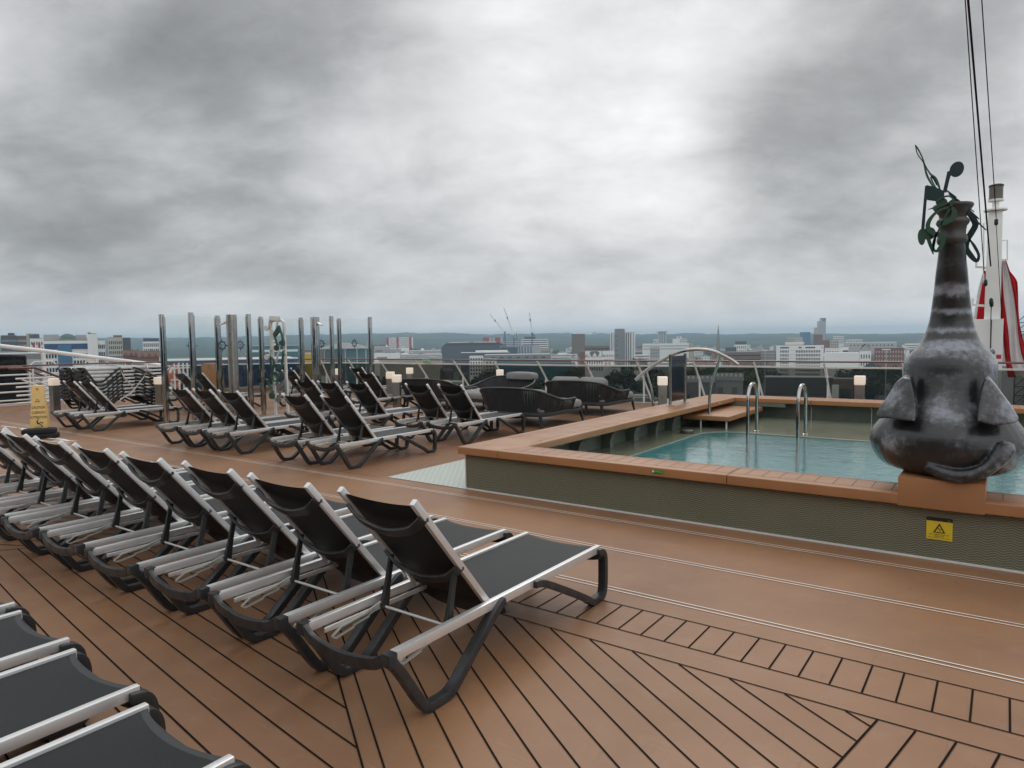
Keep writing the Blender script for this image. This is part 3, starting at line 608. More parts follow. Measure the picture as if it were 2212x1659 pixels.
for y, z in ((.04, 1.5), (1.46, 1.26)):
    q = MB(); q.bar([(0, y, -.3), (0, y, z)], .10, .07, up=(0, 1, 0)); p = q.build('post', M['white'], t, bevel=.006)
    q = MB(); q.tube([(0, y-.38, 1.06), (0, y-.22, 1.2), (0, y+.22, 1.2), (0, y+.38, 1.06)], .02, 8); q.build('hoop', M['white'], t, smooth=60)
t = empty('windbreak', (-23.6, 6.2, 0), 0, 'dark glass windbreak panel with sloping top at the port side', 'windbreak')
q = MB(); q.prism([(-4, -1.2), (1.75, -1.2), (1.75, 1.33), (-4, 1.72)], (0, 0, 0), Y_, Z_, .03); q.build('pane', M['black_glass'], t)
q = MB(); q.bar([(0, -4, 1.74), (0, 1.77, 1.345)], .05, .05); q.bar([(0, 1.77, -1.2), (0, 1.77, 1.345)], .05, .05, up=(0, 1, 0)); q.build('frame', M['black'], t)
# life ring and its white rack
t = empty('life_ring', (-21.0, 11.05, .62), R_(-60), 'orange and white life ring hanging on a white rack by the port rail', 'life ring')
q = MB(); q.lathe([(.30+.075*math.cos(i*math.pi/6), .075*math.sin(i*math.pi/6)) for i in range(12)], n=28); me = q.mesh('ring', [pm('faded_orange', (.55, .13, .07), .5), M['white']], smooth=60)
for p in me.polygons:
    a = math.degrees(math.atan2(p.center.y, p.center.x)) % 90; p.material_index = 1 if 32 < a < 58 else 0
me.transform(Matrix.Rotation(R_(90), 4, 'X')); link('ring', me, t)
t = empty('ring_rack', (-20.85, 11.2, 0), R_(-60), 'white slatted rack around the orange life ring', 'rack')
for x in (-.35, -.12, .12, .35):
    q = MB(); q.bar([(x, 0, 0), (x, 0, 1.05)], .05, .03, up=(0, 1, 0)); q.build('upright', M['white'], t)
for z in (.2, .55, .9):
    q = MB(); q.bar([(-.5, -.03, z), (.5, -.03, z)], .03, .04); q.build('crossbar', M['white'], t)
t = empty('plank_cabinet', (-21.3, 12.5, 0), R_(-50), 'varnished plank cabinet with a white notice behind the glass screen', 'cabinet')
q = MB(); q.span((-.38, -.2, 0), (.38, .25, 1.0)); q.build('body', M['wood'], t, bevel=.01)
for i in range(5): q = MB(); q.span((-.375+i*.15, -.215, .02), (-.375+i*.15+.144, -.2005, .98)); q.build('plank', M['wood'], t)
plate('notice', (-.1, -.222, .52), X_, Z_, .22, .28, .006, M['sign_white'], t); plate('pictogram', (-.06, -.228, .58), X_, Z_, .13, .15, .004, pm('grey_ink', (.16, .16, .17), .5), t)

# ------------------------------------------------------------------ bollard lamps
def make_lamp():
    t = empty('bollard_lamp')
    q = MB(); q.span((-.085, -.085, 0), (.085, .085, .672)); q.build('post', M['steel_dull'], t, bevel=.004)
    q = MB(); q.span((-.095, -.095, .676), (.095, .095, .852)); q.build('lamp_shade', M['lamp_white'], t, bevel=.010, seg=3, smooth=40)
    return t
lamps = [(-18.93, 6.97, 'beside the white stair railing, far left'), (-16.75, 8.45, 'behind the first glass screen post'), (-14.45, 14.75, 'by the aft rail left of the woven daybeds'),
         (-11.75, 11.55, 'between the sun loungers and the woven daybeds'), (-11.0, 14.65, 'behind the daybeds with grey cushions'), (-5.35, 12.75, 'just left of the navy panel'),
         (-2.32, 14.9, 'behind the back coping, between handrails and statue'), (-16.2, 13.5, 'behind the music note sculpture'), (-13.05, 12.6, 'small behind the second shower')]
pl_ = make_lamp()
for i, (x, y, s) in enumerate(lamps):
    o = pl_ if i == 0 else copy_tree(pl_)
    if i == 5: q_ = at_y(1431, 860, 13.2); x, y = q_.x, q_.y
    o.location = (x, y, 0); o.rotation_euler.z = R_([8, 30, 35, 30, 35, 30, 4, 30, 30][i]); tag(o, 'steel bollard lamp with lit white cube '+s, 'lamp', 'bollard lamps with lit cube tops')

# ------------------------------------------------------------------ glass shower screen
GS = empty('glass_screen', (-13.25, 9.3, 0), 0, 'tall clear glass screen on polished steel posts with navy sun emblems', 'glass screen')
PP = {'a': (-13.80, 7.06), 'b': (-12.70, 7.06), 'c': (-13.80, 8.26), 'd': (-12.70, 8.29), 'e': (-13.82, 9.33), 'f': (-13.86, 10.46), 'g': (-12.70, 10.43), 'h': (-13.80, 11.58), 'i': (-12.66, 11.58)}
def rel(p, z=0): return Vector((p[0]+13.25, p[1]-9.3, z))
HG = 2.25
for k_, p in PP.items():
    q = MB(); q.tube([rel(p, 0), rel(p, HG)], .052, 16, up=(0, 1, 0)); pp = q.build('post', M['steel'], GS, smooth=60)
def pane(a, b2):
    A, B = rel(PP[a]), rel(PP[b2]); t_ = (B-A).normalized(); A += t_*.10; B -= t_*.10; n_ = Vector((-t_.y, t_.x, 0))*.006
    q = MB(); q.add([A-n_+Z_*.08, B-n_+Z_*.08, B+n_+Z_*.08, A+n_+Z_*.08, A-n_+Z_*2.22, B-n_+Z_*2.22, B+n_+Z_*2.22, A+n_+Z_*2.22], [(3, 2, 1, 0), (4, 5, 6, 7), (0, 1, 5, 4), (1, 2, 6, 5), (2, 3, 7, 6), (3, 0, 4, 7)])
    g = q.build('glass_panel', M['clear'], GS)
    q = MB()
    for P_, s_ in ((A, 1), (B, -1)): q.bar([P_-t_*s_*.05+Z_*.1, P_-t_*s_*.05+Z_*2.2], .012, .05, up=tuple(t_))
    q.build('clamp_strip', M['steel'], g)
    return A, B, t_, g
def emblem(c, t_, g):
    """sixteen-rayed sun emblem with the letters m and sc, on the pane facing the viewer"""
    n_ = t_.cross(Z_)
    if n_.y > 0 or (abs(n_.y) < .3 and n_.x < 0): n_ = -n_
    ax = Z_.cross(n_) ; c = c+n_*.010; q = MB()
    for i in range(16):
        a = i*math.pi/8; r1 = .148 if i % 4 == 0 else (.120 if i % 2 == 0 else .098); w_ = .016 if i % 2 == 0 else .011
        d = Vector((math.cos(a), math.sin(a))); e = Vector((-d.y, d.x)); q.prism([tuple(d*.070-e*w_), tuple(d*r1), tuple(d*.070+e*w_)], c, ax, Z_, .002)
    ring = [Vector((.068*math.cos(i*math.pi/16), .068*math.sin(i*math.pi/16))) for i in range(33)]; q.ribbon([tuple(v) for v in ring], [.016]*33, c, ax, Z_, .002)
    e = q.build('emblem', M['logo'], g)
    text('m', .095, c+Z_*.016, ax, Z_, M['logo'], 'lettering', g, .0008); text('sc', .062, c-Z_*.030, ax, Z_, M['logo'], 'lettering', g, .0008)
for a, b2, em in (('a', 'b', 0), ('a', 'c', 1), ('c', 'e', 1), ('e', 'f', 1), ('f', 'h', 1), ('h', 'i', 1), ('b', 'd', 1)):
    A, B, t_, g = pane(a, b2)
    if em: emblem((A+B)/2+Z_*1.61, t_, g)
for nm, x, y, rz, lb in (('c', -13.20, 8.22, R_(215), 'left wide steel shower column with bent head inside the glass screen'), ('f', -13.38, 10.50, R_(5), 'right wide steel shower column inside the glass screen')):
    t = empty('shower_column', (x, y, 0), 0, lb, 'shower', 'steel shower columns')
    q = MB(); q.tube([(0, 0, 0), (0, 0, HG)], .105, 24, up=(0, 1, 0)); q.build('column', M['steel_dull'] if nm == 'c' else M['steel'], t, smooth=60)
    q = MB(); d = Vector((math.cos(rz), math.sin(rz), 0)); q.bar([d*.09+Z_*(HG-.13), d*.17+Z_*(HG-.18), d*.24+Z_*(HG-.20)], .07, .035); q.build('shower_head', M['white'], t, bevel=.006)
    q = MB(); q.tube([(.085, -.085, .72), (.12, -.12, .72)], .03, 10); q.tube([(.12, -.12, .1), (.12, -.12, .78)], .012, 8, up=(0, 1, 0)); q.build('tap', M['steel'], t, smooth=60)

# ------------------------------------------------------------------ music note frame
FA, FB = at_z(591.3, 900.1, 0), at_z(625, 901.5, 0); FO = (FA+FB)/2; FD = (FB-FA).normalized(); FRZ = math.atan2(FD.y, FD.x)
NS = empty('note_sculpture', FO, FRZ, 'white arched frame covered in white, green and grey music notes', 'sculpture')
KU, KV = .00135, 2.25/1540
def nu(px, py): return ((px-470)*KU, (1615-py)*KV)
q = MB()
fr_ = [(355, 1605), (345, 1000), (310, 230), (322, 170), (370, 150), (470, 150), (540, 150), (575, 175), (588, 240), (600, 1000), (612, 1590)]
q.ribbon([nu(*p) for p in fr_], [.052]*len(fr_), (0, 0, 0), X_, Z_, .05); q.ribbon([nu(355, 1600), nu(612, 1590)], [.04, .04], (0, 0.001, 0), X_, Z_, .05); q.build('frame', M['white_note'], NS, bevel=.006)
def ell(c, rx, ry, n=22, rot=0): return [(c[0]+rx*math.cos(2*math.pi*i/n)*math.cos(rot)-ry*math.sin(2*math.pi*i/n)*math.sin(rot), c[1]+rx*math.cos(2*math.pi*i/n)*math.sin(rot)+ry*math.sin(2*math.pi*i/n)*math.cos(rot)) for i in range(n)]
def notepart(parts, y, mtl, th=.045, parent=None, nm='music_note', f=nu, bev=.004):
    q = MB(); yy = y
    for k_, d in parts:
        if k_ == 'e': c = f(*d[:2]); q.prism(ell(c, d[2]*KU, d[3]*KV), (0, yy, 0), X_, Z_, th)
        elif k_ == 'p': q.prism([f(*p) for p in d], (0, yy+.0013, 0), X_, Z_, th)
        elif k_ == 's': q.ribbon([f(*p) for p in d[0]], [d[1]]*len(d[0]), (0, yy-.0011, 0), X_, Z_, th)
        elif k_ == 'r': q.ribbon([f(*p) for p in d[0]], d[1], (0, yy-.0011, 0), X_, Z_, th)
    return q.build(nm, mtl, parent, bevel=0)
notepart([('e', (262, 262, 44, 40)), ('e', (400, 332, 50, 42)), ('s', ([(308, 262), (356, 84)], .022)), ('s', ([(446, 320), (508, 150)], .022)), ('p', [(338, 140), (356, 80), (535, 95), (518, 160)])], -.06, M['white_note'], parent=NS)
notepart([('e', (610, 495, 41, 43)), ('e', (482, 563, 41, 43)), ('s', ([(646, 485), (552, 232)], .026)), ('s', ([(512, 545), (442, 352)], .026)), ('p', [(432, 348), (548, 226), (578, 312), (462, 402)])], -.10, M['green_note'], parent=NS)
notepart([('e', (250, 700, 48, 42)), ('s', ([(300, 690), (352, 545)], .022)), ('s', ([(432, 775), (512, 608)], .022)), ('p', [(340, 590), (352, 530), (520, 535), (505, 610)])], -.06, M['white_note'], parent=NS)
notepart([('e', (540, 850, 50, 47)), ('s', ([(586, 850), (632, 605)], .024)), ('p', [(625, 610), (636, 600), (648, 640), (692, 678), (640, 680)])], -.11, M['green_note'], parent=NS)
notepart([('e', (360, 1285, 52, 52)), ('s', ([(392, 1235), (246, 1032)], .026)), ('p', [(240, 1026), (282, 1046), (350, 1026), (318, 1075), (285, 1086)])], -.11, M['green_note'], parent=NS)
notepart([('e', (470, 1346, 48, 42)), ('e', (470, 1112, 42, 34)), ('s', ([(510, 1340), (498, 1130)], .024)), ('s', ([(616, 1050), (640, 1260)], .022)), ('p', [(496, 1125), (610, 1036), (622, 1118), (490, 1190)])], -.08, M['grey_note'], parent=NS)
cl = smoothpath([(460, 985, 0), (440, 960, 0), (470, 925, 0), (515, 960, 0), (515, 1030, 0), (450, 1060, 0), (385, 1010, 0), (390, 910, 0), (430, 830, 0), (425, 750, 0), (375, 695, 0), (365, 770, 0), (395, 880, 0), (450, 980, 0), (510, 1080, 0)], 4)
cw = smoothw([.012, .02, .024, .034, .03, .03, .05, .05, .04, .03, .022, .03, .024, .02, .016], 4)
notepart([('r', ([(p.x, p.y) for p in cl], cw))], -.12, M['green_note'], parent=NS, th=.04)
# ------------------------------------------------------------------ sun loungers (local y runs from head end to foot end)
def yz(pts, x): return [(x, a, b2) for a, b2 in pts]
HY, HZ = .70, .330
def lounger_meshes(flat):
    L = {}
    q = MB(); q.box((0, .90, .327), (.032, 1.80, .046)); q.box((.034, .42, .292), (.010, .70, .026)); L['side_rail'] = q.mesh('side_rail', M['alu'], bevel=.005, smooth=35)
    q = MB(); n, k = 14, 10; vs = []; fs = []
    for j in range(n+1):
        for i in range(k+1):
            u = -1+2*i/k; v = min(1, j*.975/(n-1)) if j < n else 1.0; y = HY+.01+v*(1.085-.05*(1-u*u)*max(0, v-.8)/.2)
            z = .353-.020*(1-u*u)*math.sin(math.pi*min(1, .15+v*.85))*.9-.004
            vs.append((u*.258, y, z-.012))
    for j in range(n):
        for i in range(k): fs.append((j*(k+1)+i, j*(k+1)+i+1, (j+1)*(k+1)+i+1, (j+1)*(k+1)+i))
    q.add(vs, fs); nv = len(vs); q.add([(a, b2, c-.006) for a, b2, c in vs], [f[::-1] for f in fs])
    q.m = [1 if (i % (n*k))//k >= n-1 or (i % k) in (0, k-1) and False else 0 for i in range(len(q.f))]
    L['seat_sling'] = q.mesh('seat_sling', [M['sling'], M['hem']], smooth=50, fix=False)
    prof = smoothpath([(0, -.012, .330), (0, .012, .290), (0, .055, .235), (0, .165, .065), (0, .205, .026), (0, .255, .021), (0, .330, .021), (0, .385, .045), (0, .45, .095), (0, .70, .292), (0, .775, .330)], 3)
    L['rear_leg'] = (lambda q: q.mesh('leg', M['resin'], bevel=.006, smooth=40))(MB().bar(prof, .050, .042, up=(1, 0, 0)) if False else MB().sweep(prof, [(-.021, -.026), (.021, -.026), (.021, .026), (-.021, .026)], up=(1, 0, 0)))
    pf = smoothpath([(0, 1.755, .316), (0, 1.790, .312), (0, 1.820, .296), (0, 1.836, .256), (0, 1.838, .17), (0, 1.832, .065), (0, 1.808, .026), (0, 1.765, .021), (0, 1.700, .021), (0, 1.650, .040), (0, 1.58, .085), (0, 1.22, .270), (0, 1.10, .318), (0, 1.05, .325)], 3)
    L['front_leg'] = MB().sweep(pf, [(-.020, -.026), (.020, -.026), (.020, .026), (-.020, .026)], up=(1, 0, 0)).mesh('leg', M['resin'], bevel=.006, smooth=40)
    q = MB(); p = smoothpath([(-.285, -.012, .330), (-.255, -.018, .318), (-.19, -.022, .288), (0, -.030, .270), (.19, -.022, .288), (.255, -.018, .318), (.285, -.012, .330)], 4)
    q.sweep(p, [(-.012, -.026), (.012, -.026), (.016, .026), (-.012, .026)]); q.box((-.285, -.01, .325), (.050, .048, .058)); q.box((.285, -.01, .325), (.050, .048, .058)); L['head_bar'] = q.mesh('end_bar', M['resin'], bevel=.007, smooth=40)
    q = MB(); p = smoothpath([(-.285, 1.79, .295), (-.2, 1.785, .278), (0, 1.78, .27), (.2, 1.785, .278), (.285, 1.79, .295)], 4)
    q.sweep(p, [(-.014, -.03), (.014, -.03), (.014, .02), (-.014, .02)]); q.box((-.285, 1.79, .302), (.044, .03, .042)); q.box((.285, 1.79, .302), (.044, .03, .042)); L['foot_bar'] = q.mesh('end_bar', M['resin'], bevel=.007, smooth=40)
    q = MB(); p = smoothpath([(-.28, .80, .310), (-.18, .81, .27), (0, .815, .258), (.18, .81, .27), (.28, .80, .310)], 4); q.sweep(p, [(-.012, -.055), (.012, -.055), (.012, .02), (-.012, .02)]); L['crossbeam'] = q.mesh('crossbeam', M['resin'], bevel=.005, smooth=40)
    q = MB(); q.ribbon([(.105, .252), (.16, .282), (.30, .294), (.425, .322)], [.008]*4, (0, 0, 0), Y_, Z_, .012)
    q.ribbon([(.105, .252), (.125, .238), (.235, .254), (.24, .264), (.335, .275), (.34, .286), (.43, .300), (.425, .322)], [.008]*8, (0, .0, 0), Y_, Z_, .0115); L['ratchet'] = q.mesh('ratchet', M['ratchet'])
    # backrest, hinged at HY, HZ
    if flat: d = Vector((0, -1, .012)).normalized(); nb = Vector((0, .012, 1)).normalized()
    else: d = Vector((0, -.505, .612)).normalized(); nb = Vector((0, .612, .505)).normalized()
    hg = Vector((0, HY, HZ+(.012 if flat else 0))); n, k = 14, 12; vs = []; fs = []; q = MB()
    LB = .797 if not flat else .69
    for j in range(n+1):
        for i in range(k+1):
            u = -1+2*i/k; v = j/n; s = .02+v*(LB-.035-.02-.010*(1-u*u)*(v > .99)); dep = -.015*(1-u*u)*math.sin(math.pi*(.12+.80*v))**.6
            if flat: dep *= .6
            vs.append(tuple(hg+d*s+nb*(dep+.004)+Vector((u*.232, 0, 0))))
    for j in range(n):
        for i in range(k): fs.append((j*(k+1)+i, j*(k+1)+i+1, (j+1)*(k+1)+i+1, (j+1)*(k+1)+i))
    q.add(vs, fs); q.add([tuple(Vector(v)-nb*.006) for v in vs], [f[::-1] for f in fs]); L['backrest'] = q.mesh('backrest', M['sling'], smooth=50, fix=False)
    q = MB(); q.sweep([hg, hg+d*LB], [(-.014, -.017), (.014, -.017), (.014, .017), (-.014, .017)], up=tuple(nb)); L['back_rail'] = q.mesh('back_rail', M['alu'], bevel=.004, smooth=35)
    for nm, s in (('bar_hi', LB*.85), ('bar_lo', LB*.38)):
        q = MB(); b0 = hg+d*s; pts = [b0+Vector((x*.248, 0, 0))-nb*o_-d*o2 for x, o_, o2 in ((-1, .016, -.02), (-.86, .036, .006), (-.6, .056, .038), (0, .070, .062), (.6, .056, .038), (.86, .036, .006), (1, .016, -.02))]
        q.sweep(smoothpath(pts, 3), [(-.009, -.024), (.009, -.024), (.009, .024), (-.009, .024)], up=tuple(d)); q.box(tuple(b0-Vector((.251, 0, 0))-nb*.004), (.012, .026, .028), rx=0); q.box(tuple(b0+Vector((.251, 0, 0))-nb*.004), (.012, .026, .028)); L[nm] = q.mesh('curved_bar', M['resin'], bevel=.005, smooth=40)
    lo = hg+d*LB*.38-nb*.02
    if flat: e = Vector((0, .12, .300))
    else: e = Vector((0, .430, .285))
    q = MB(); q.bar([lo, lo*.5+e*.5, e], .034, .022, up=(1, 0, 0), scales=[.8, .9, 1.35]); L['strut'] = q.mesh('strut', M['resin'], bevel=.003)
    q = MB(); q.tube([e+Vector((-.225, .0, .012)), e+Vector((.225, .0, .012))], .007, 8); L['strut_rod'] = q.mesh('strut_rod', M['alu_white'], smooth=60)
    return L
def make_lounger(flat):
    L = lounger_meshes(flat); t = empty('sun_lounger')
    for s in (-1, 1):
        o = link('side_rail', L['side_rail'], t); o.location.x = s*.272; o.scale.x = -s
        o = link('ratchet', L['ratchet'], t); o.location.x = s*.226
        o = link('leg', L['rear_leg'], t); o.location.x = s*.285
        o = link('leg', L['front_leg'], t); o.location.x = s*.285
    link('seat_sling', L['seat_sling'], t); link('end_bar', L['head_bar'], t); link('end_bar', L['foot_bar'], t); link('crossbeam', L['crossbeam'], t)
    b = link('backrest', L['backrest'], t)
    for s in (-1, 1):
        o = link('back_rail', L['back_rail'], b); o.location.x = s*.243
        o = link('strut', L['strut'], b); o.location.x = s*.216
    link('curved_bar', L['bar_hi'], b); link('curved_bar', L['bar_lo'], b); link('strut_rod', L['strut_rod'], b)
    return t
up_ = make_lounger(False); used = [False]
def lounger(x, y, label, group, rz=0.0):
    o = up_ if not used[0] else copy_tree(up_); used[0] = True
    o.location = (x, y, 0); o.rotation_euler.z = R_(rz); return tag(o, label, 'sun lounger', group)
rr = random.Random(3)
ORD = ['first', 'second', 'third', 'fourth', 'fifth', 'sixth', 'seventh', 'eighth', 'ninth', 'tenth', 'eleventh', 'twelfth']
NX = [-2.334, -3.037, -3.721, -4.432, -5.157, -5.854, -6.536, -7.23, -7.93]
for i, x in enumerate(NX):
    lounger(x, 1.945+[0, -.025, -.02, -.05, -.046, -.055, -.048, .03, .0][i], ('nearest sun lounger of the long diagonal row, whole frame in view' if i == 0 else ORD[i]+' sun lounger counted from the pool end of the long near row'), 'sun loungers in the long near row', rr.uniform(-.5, .5))
for i, x in enumerate((-2.231, -2.925, -3.633, -4.323)):
    lounger(x, [-.64, -.592, -.562, -.54][i], ['sun lounger at the bottom edge, only its foot end showing, rightmost of four', 'second sun lounger from the right at the bottom left corner', 'third sun lounger from the right at the bottom left corner', 'small foot end of a sun lounger at the left edge'][i], 'sun loungers cut off at the bottom left', rr.uniform(-.4, .4))
for x, y, rz, lb, gr_ in (
    (-10.86, 5.57, 0, 'leftmost of three sun loungers in front of the glass screen', 'three sun loungers before the glass screen'), (-10.16, 5.57, 0, 'middle one of three sun loungers in front of the glass screen', 'three sun loungers before the glass screen'), (-9.45, 5.58, .6, 'right one of three sun loungers in front of the glass screen', 'three sun loungers before the glass screen'),
    (-7.86, 5.58, 0, 'left one of two sun loungers before the music note sculpture', 'pair of sun loungers in the middle'), (-7.13, 5.66, .5, 'right one of two sun loungers in the middle, near the pool corner', 'pair of sun loungers in the middle'),
    (-10.63, 7.85, 0, 'left one of the two sun loungers behind the middle pair', 'sun loungers behind the middle pair'), (-9.92, 7.80, 0, 'right one of the two sun loungers behind the middle pair', 'sun loungers behind the middle pair'), (-9.25, 7.90, 0, 'single sun lounger in front of a lit bollard lamp', 'sun loungers behind the middle pair'),
    (-7.85, 7.96, 0, 'left one of two sun loungers in front of the woven daybeds', 'pair of sun loungers before the daybeds'), (-7.22, 8.07, 0, 'right one of two sun loungers in front of the woven daybeds', 'pair of sun loungers before the daybeds'),
    (-14.36, 5.62, 0, 'front one of two sun loungers beside the caution sign', 'pair of sun loungers by the caution sign'), (-15.04, 5.60, 0, 'rear one of two sun loungers beside the caution sign', 'pair of sun loungers by the caution sign'),
    (-16.62, 8.68, 0, 'left one of two sun loungers seen through the glass screen', 'sun loungers behind the glass screen'), (-15.92, 8.75, 0, 'right one of two sun loungers seen through the glass screen', 'sun loungers behind the glass screen'),
    (-14.9, 10.6, 0, 'sun lounger behind the music note sculpture', 'sun loungers behind the glass screen'), (-14.6, 12.6, 0, 'sun lounger behind the second shower column', 'sun loungers behind the glass screen'), (-11.9, 10.5, 0, 'sun lounger between the right glass post and the lamp', 'sun loungers behind the glass screen'), (-15.9, 11.6, 0, 'dark sun lounger seen between the two shower columns', 'sun loungers behind the glass screen')):
    lounger(x, y, lb, gr_, rz)
# two stacks of flat loungers tied with rope
fl_ = make_lounger(True); first = True
for s, (x, y) in enumerate(((-17.2, 6.88), (-17.95, 6.86))):
    for i in range(9):
        o = fl_ if first else copy_tree(fl_); first = False
        o.location = (x+rr.uniform(-.012, .012), y+rr.uniform(-.02, .02), .12+i*.082); o.rotation_euler.z = R_(rr.uniform(-.7, .7))
        tag(o, '%s flat sun lounger from the bottom in the %s roped stack' % (ORD[i], ('front', 'rear')[s]), 'sun lounger', 'stacked flat sun loungers')
q = MB(); q.span((-18.3, 7.1, .0), (-16.8, 8.6, .10)); tag(q.build('stack_base', M['steel_dull'], bevel=.01), 'low grey base under the roped stacks of sun loungers', 'base')
q = MB()
rp_ = [at_x(226, 790, -21.5), at_x(255, 790, -16.84), at_x(262, 803, -16.82), at_x(272, 820, -16.82), at_x(287, 837, -16.82), at_x(284, 847, -16.82), at_x(268, 858, -16.82), at_x(258, 866, -16.82)]
rp2 = [at_x(312, 787, -20.5), at_x(319, 791, -16.84), at_x(312, 812, -16.82), at_x(297, 832, -16.82), at_x(283, 850, -16.82), at_x(260, 862, -16.82)]
q.tube(smoothpath(rp_, 5), .014, 6); q.tube(smoothpath(rp2, 5), .014, 6); tag(q.build('tie_rope', pm('pale_rope', (.62, .61, .58), .8, bump=.4, bscale=120), smooth=60), 'pale rope lashing the stacked sun loungers to the rail', 'rope')

# ------------------------------------------------------------------ woven daybeds with grey cushions (back towards -y, open to +y)
def rrect(w, d, r, n=6):
    out = []
    for cx, cy_, a0 in ((w/2-r, d/2-r, 0), (-w/2+r, d/2-r, 90), (-w/2+r, -d/2+r, 180), (w/2-r, -d/2+r, 270)):
        out += [(cx+r*math.cos(R_(a0+90*i/n)), cy_+r*math.sin(R_(a0+90*i/n))) for i in range(n+1)]
    return out
def cushion(w, d, h, r, puff=.03):
    q = MB(); N = rrect(w, d, r, 5); lay = []
    for s, z in ((.93, 0), (.985, h*.10), (1.0, h*.28), (1.0, h*.66), (.975, h*.88), (.90, h*1.0), (.72, h+puff*.55), (.40, h+puff*.9)): lay.append([(a*s, b2*s, z) for a, b2 in N])
    k = len(N); vs = [v for l in lay for v in l]; fs = []
    for j in range(len(lay)-1):
        for i in range(k): fs.append((j*k+i, j*k+(i+1) % k, (j+1)*k+(i+1) % k, (j+1)*k+i))
    fs += [tuple(range(k))[::-1], tuple(range((len(lay)-1)*k, len(lay)*k))]; return q.add(vs, fs)
def make_daybed():
    W, D = 1.62, 1.62; t = empty('woven_daybed')
    q = MB(); base = rrect(W-.10, D, .28, 6); n = len(base); q.add([(a, b2, .215) for a, b2 in base]+[(a, b2, .27) for a, b2 in base], [tuple(range(n))[::-1], tuple(range(n, 2*n))]+[(i, (i+1) % n, (i+1) % n+n, i+n) for i in range(n)]); q.build('seat_frame', M['sofa_frame'], t, bevel=.008, smooth=40)
    for x, y in ((-.64, -.70), (.64, -.70), (.28, -.73), (-.66, .74), (.66, .74)):
        q = MB(); q.bar([(x*1.06, y*1.03, 0), (x, y, .216)], .045, .045, up=(0, 1, 0), scales=[.75, 1.15]); q.build('leg', M['sofa_frame'], t, bevel=.004)
    # path of the shell: from the front of the left arm round the back to the front of the right arm
    def shell(a):                # a in 0..1
        pts = [(-.80, .30), (-.84, -.20), (-.82, -.58), (-.66, -.80), (-.3, -.86), (0, -.87), (.3, -.86), (.66, -.80), (.82, -.58), (.84, -.20), (.80, .30)]
        pb = [(-.72, .30), (-.745, -.20), (-.72, -.52), (-.56, -.72), (-.28, -.77), (0, -.775), (.28, -.77), (.56, -.72), (.72, -.52), (.745, -.20), (.72, .30)]
        z = [.50, .51, .60, .70, .735, .74, .735, .70, .60, .51, .50]
        return pts, pb, z
    pts, pb, z = shell(0); topP = smoothpath([(a, b2, c) for (a, b2), c in zip(pts, z)], 7); botP = smoothpath([(a, b2, .275) for a, b2 in pb], 7)
    q = MB(); q.tube([(.80-.0, .31, .27)] and topP, .022, 10); b = q.build('backrest', M['sofa_frame'], t, smooth=60)
    q = MB(); q.tube(botP, .016, 8); q.tube([botP[0], topP[0]], .018, 8, up=(0, 1, 0)); q.tube([botP[-1], topP[-1]], .018, 8, up=(0, 1, 0)); q.build('lower_rim', M['sofa_frame'], b, smooth=60)
    q = MB(); tot = 100; rnd = random.Random(5)
    def at(P, u):
        f = u*(len(P)-1); i = min(int(f), len(P)-2); return P[i].lerp(P[i+1], f-i)
    for i in range(tot):
        u = (i+.5)/tot; a = at(topP, u); c = at(botP, min(1, max(0, u+.004))); t1 = (at(topP, min(1, u+.01))-at(topP, max(0, u-.01))); t1.z = 0; t1.normalize(); no_ = Vector((t1.y, -t1.x, 0))*.005; h1 = t1*.0142; h2 = t1*.0120
        mid = a.lerp(c, .5)+no_*rnd.uniform(-1, 1); q.add([a-h1-no_, a+h1-no_, a+h1+no_, a-h1+no_, mid-h1-no_, mid+h1-no_, mid+h1+no_, mid-h1+no_, c-h2-no_, c+h2-no_, c+h2+no_, c-h2+no_], [(0, 1, 5, 4), (1, 2, 6, 5), (2, 3, 7, 6), (3, 0, 4, 7), (4, 5, 9, 8), (5, 6, 10, 9), (6, 7, 11, 10), (7, 4, 8, 11)])
    q.build('rope_weave', M['rope'], b)
    o = cushion(1.40, 1.56, .17, .16).build('seat_cushion', M['cushion'], t, smooth=70); o.location = (0, .05, .272)
    for s in (-1, 1):
        o = cushion(.66, .44, .15, .10, .06).build('back_cushion', M['cushion'], t, smooth=70); o.location = (s*.34, -.50, .46); o.rotation_euler = (R_(64), 0, R_(-s*5))
    return t
d0 = make_daybed()
for i, (x, y, rz, lb) in enumerate(((-7.60, 11.20, 0, 'woven charcoal daybed nearest the pool coping, its back to the viewer'), (-7.60, 13.56, 0, 'woven daybed by the aft rail with two plump grey back cushions on top'),
                                    (-10.05, 13.05, 176, 'woven daybed facing the viewer with a grey roll cushion behind its rim'), (-11.35, 12.75, 4, 'woven daybed partly hidden behind two sun loungers'))):
    o = d0 if i == 0 else copy_tree(d0); o.location = (x, y, 0); o.rotation_euler.z = R_(rz); tag(o, lb, 'daybed', 'woven daybeds with grey cushions')
for o in list(bpy.data.objects):
    if o.parent and o.name.startswith('back_cushion') and o.parent['label'].startswith('woven daybed facing'): bpy.data.objects.remove(o)
for o in bpy.data.objects:
    if o.parent and o.name.startswith('back_cushion') and o.parent['label'].startswith('woven daybed by the aft'): o.location.z = .55; o.scale = (1.05, 1.05, 1.1)
o = cushion(.95, .26, .16, .11, .03).build('roll_cushion', M['cushion'], smooth=70); o.location = (-9.75, 13.90, .665); o.rotation_euler.z = R_(-6); tag(o, 'grey roll cushion lying on the rim of the middle woven daybed', 'cushion')
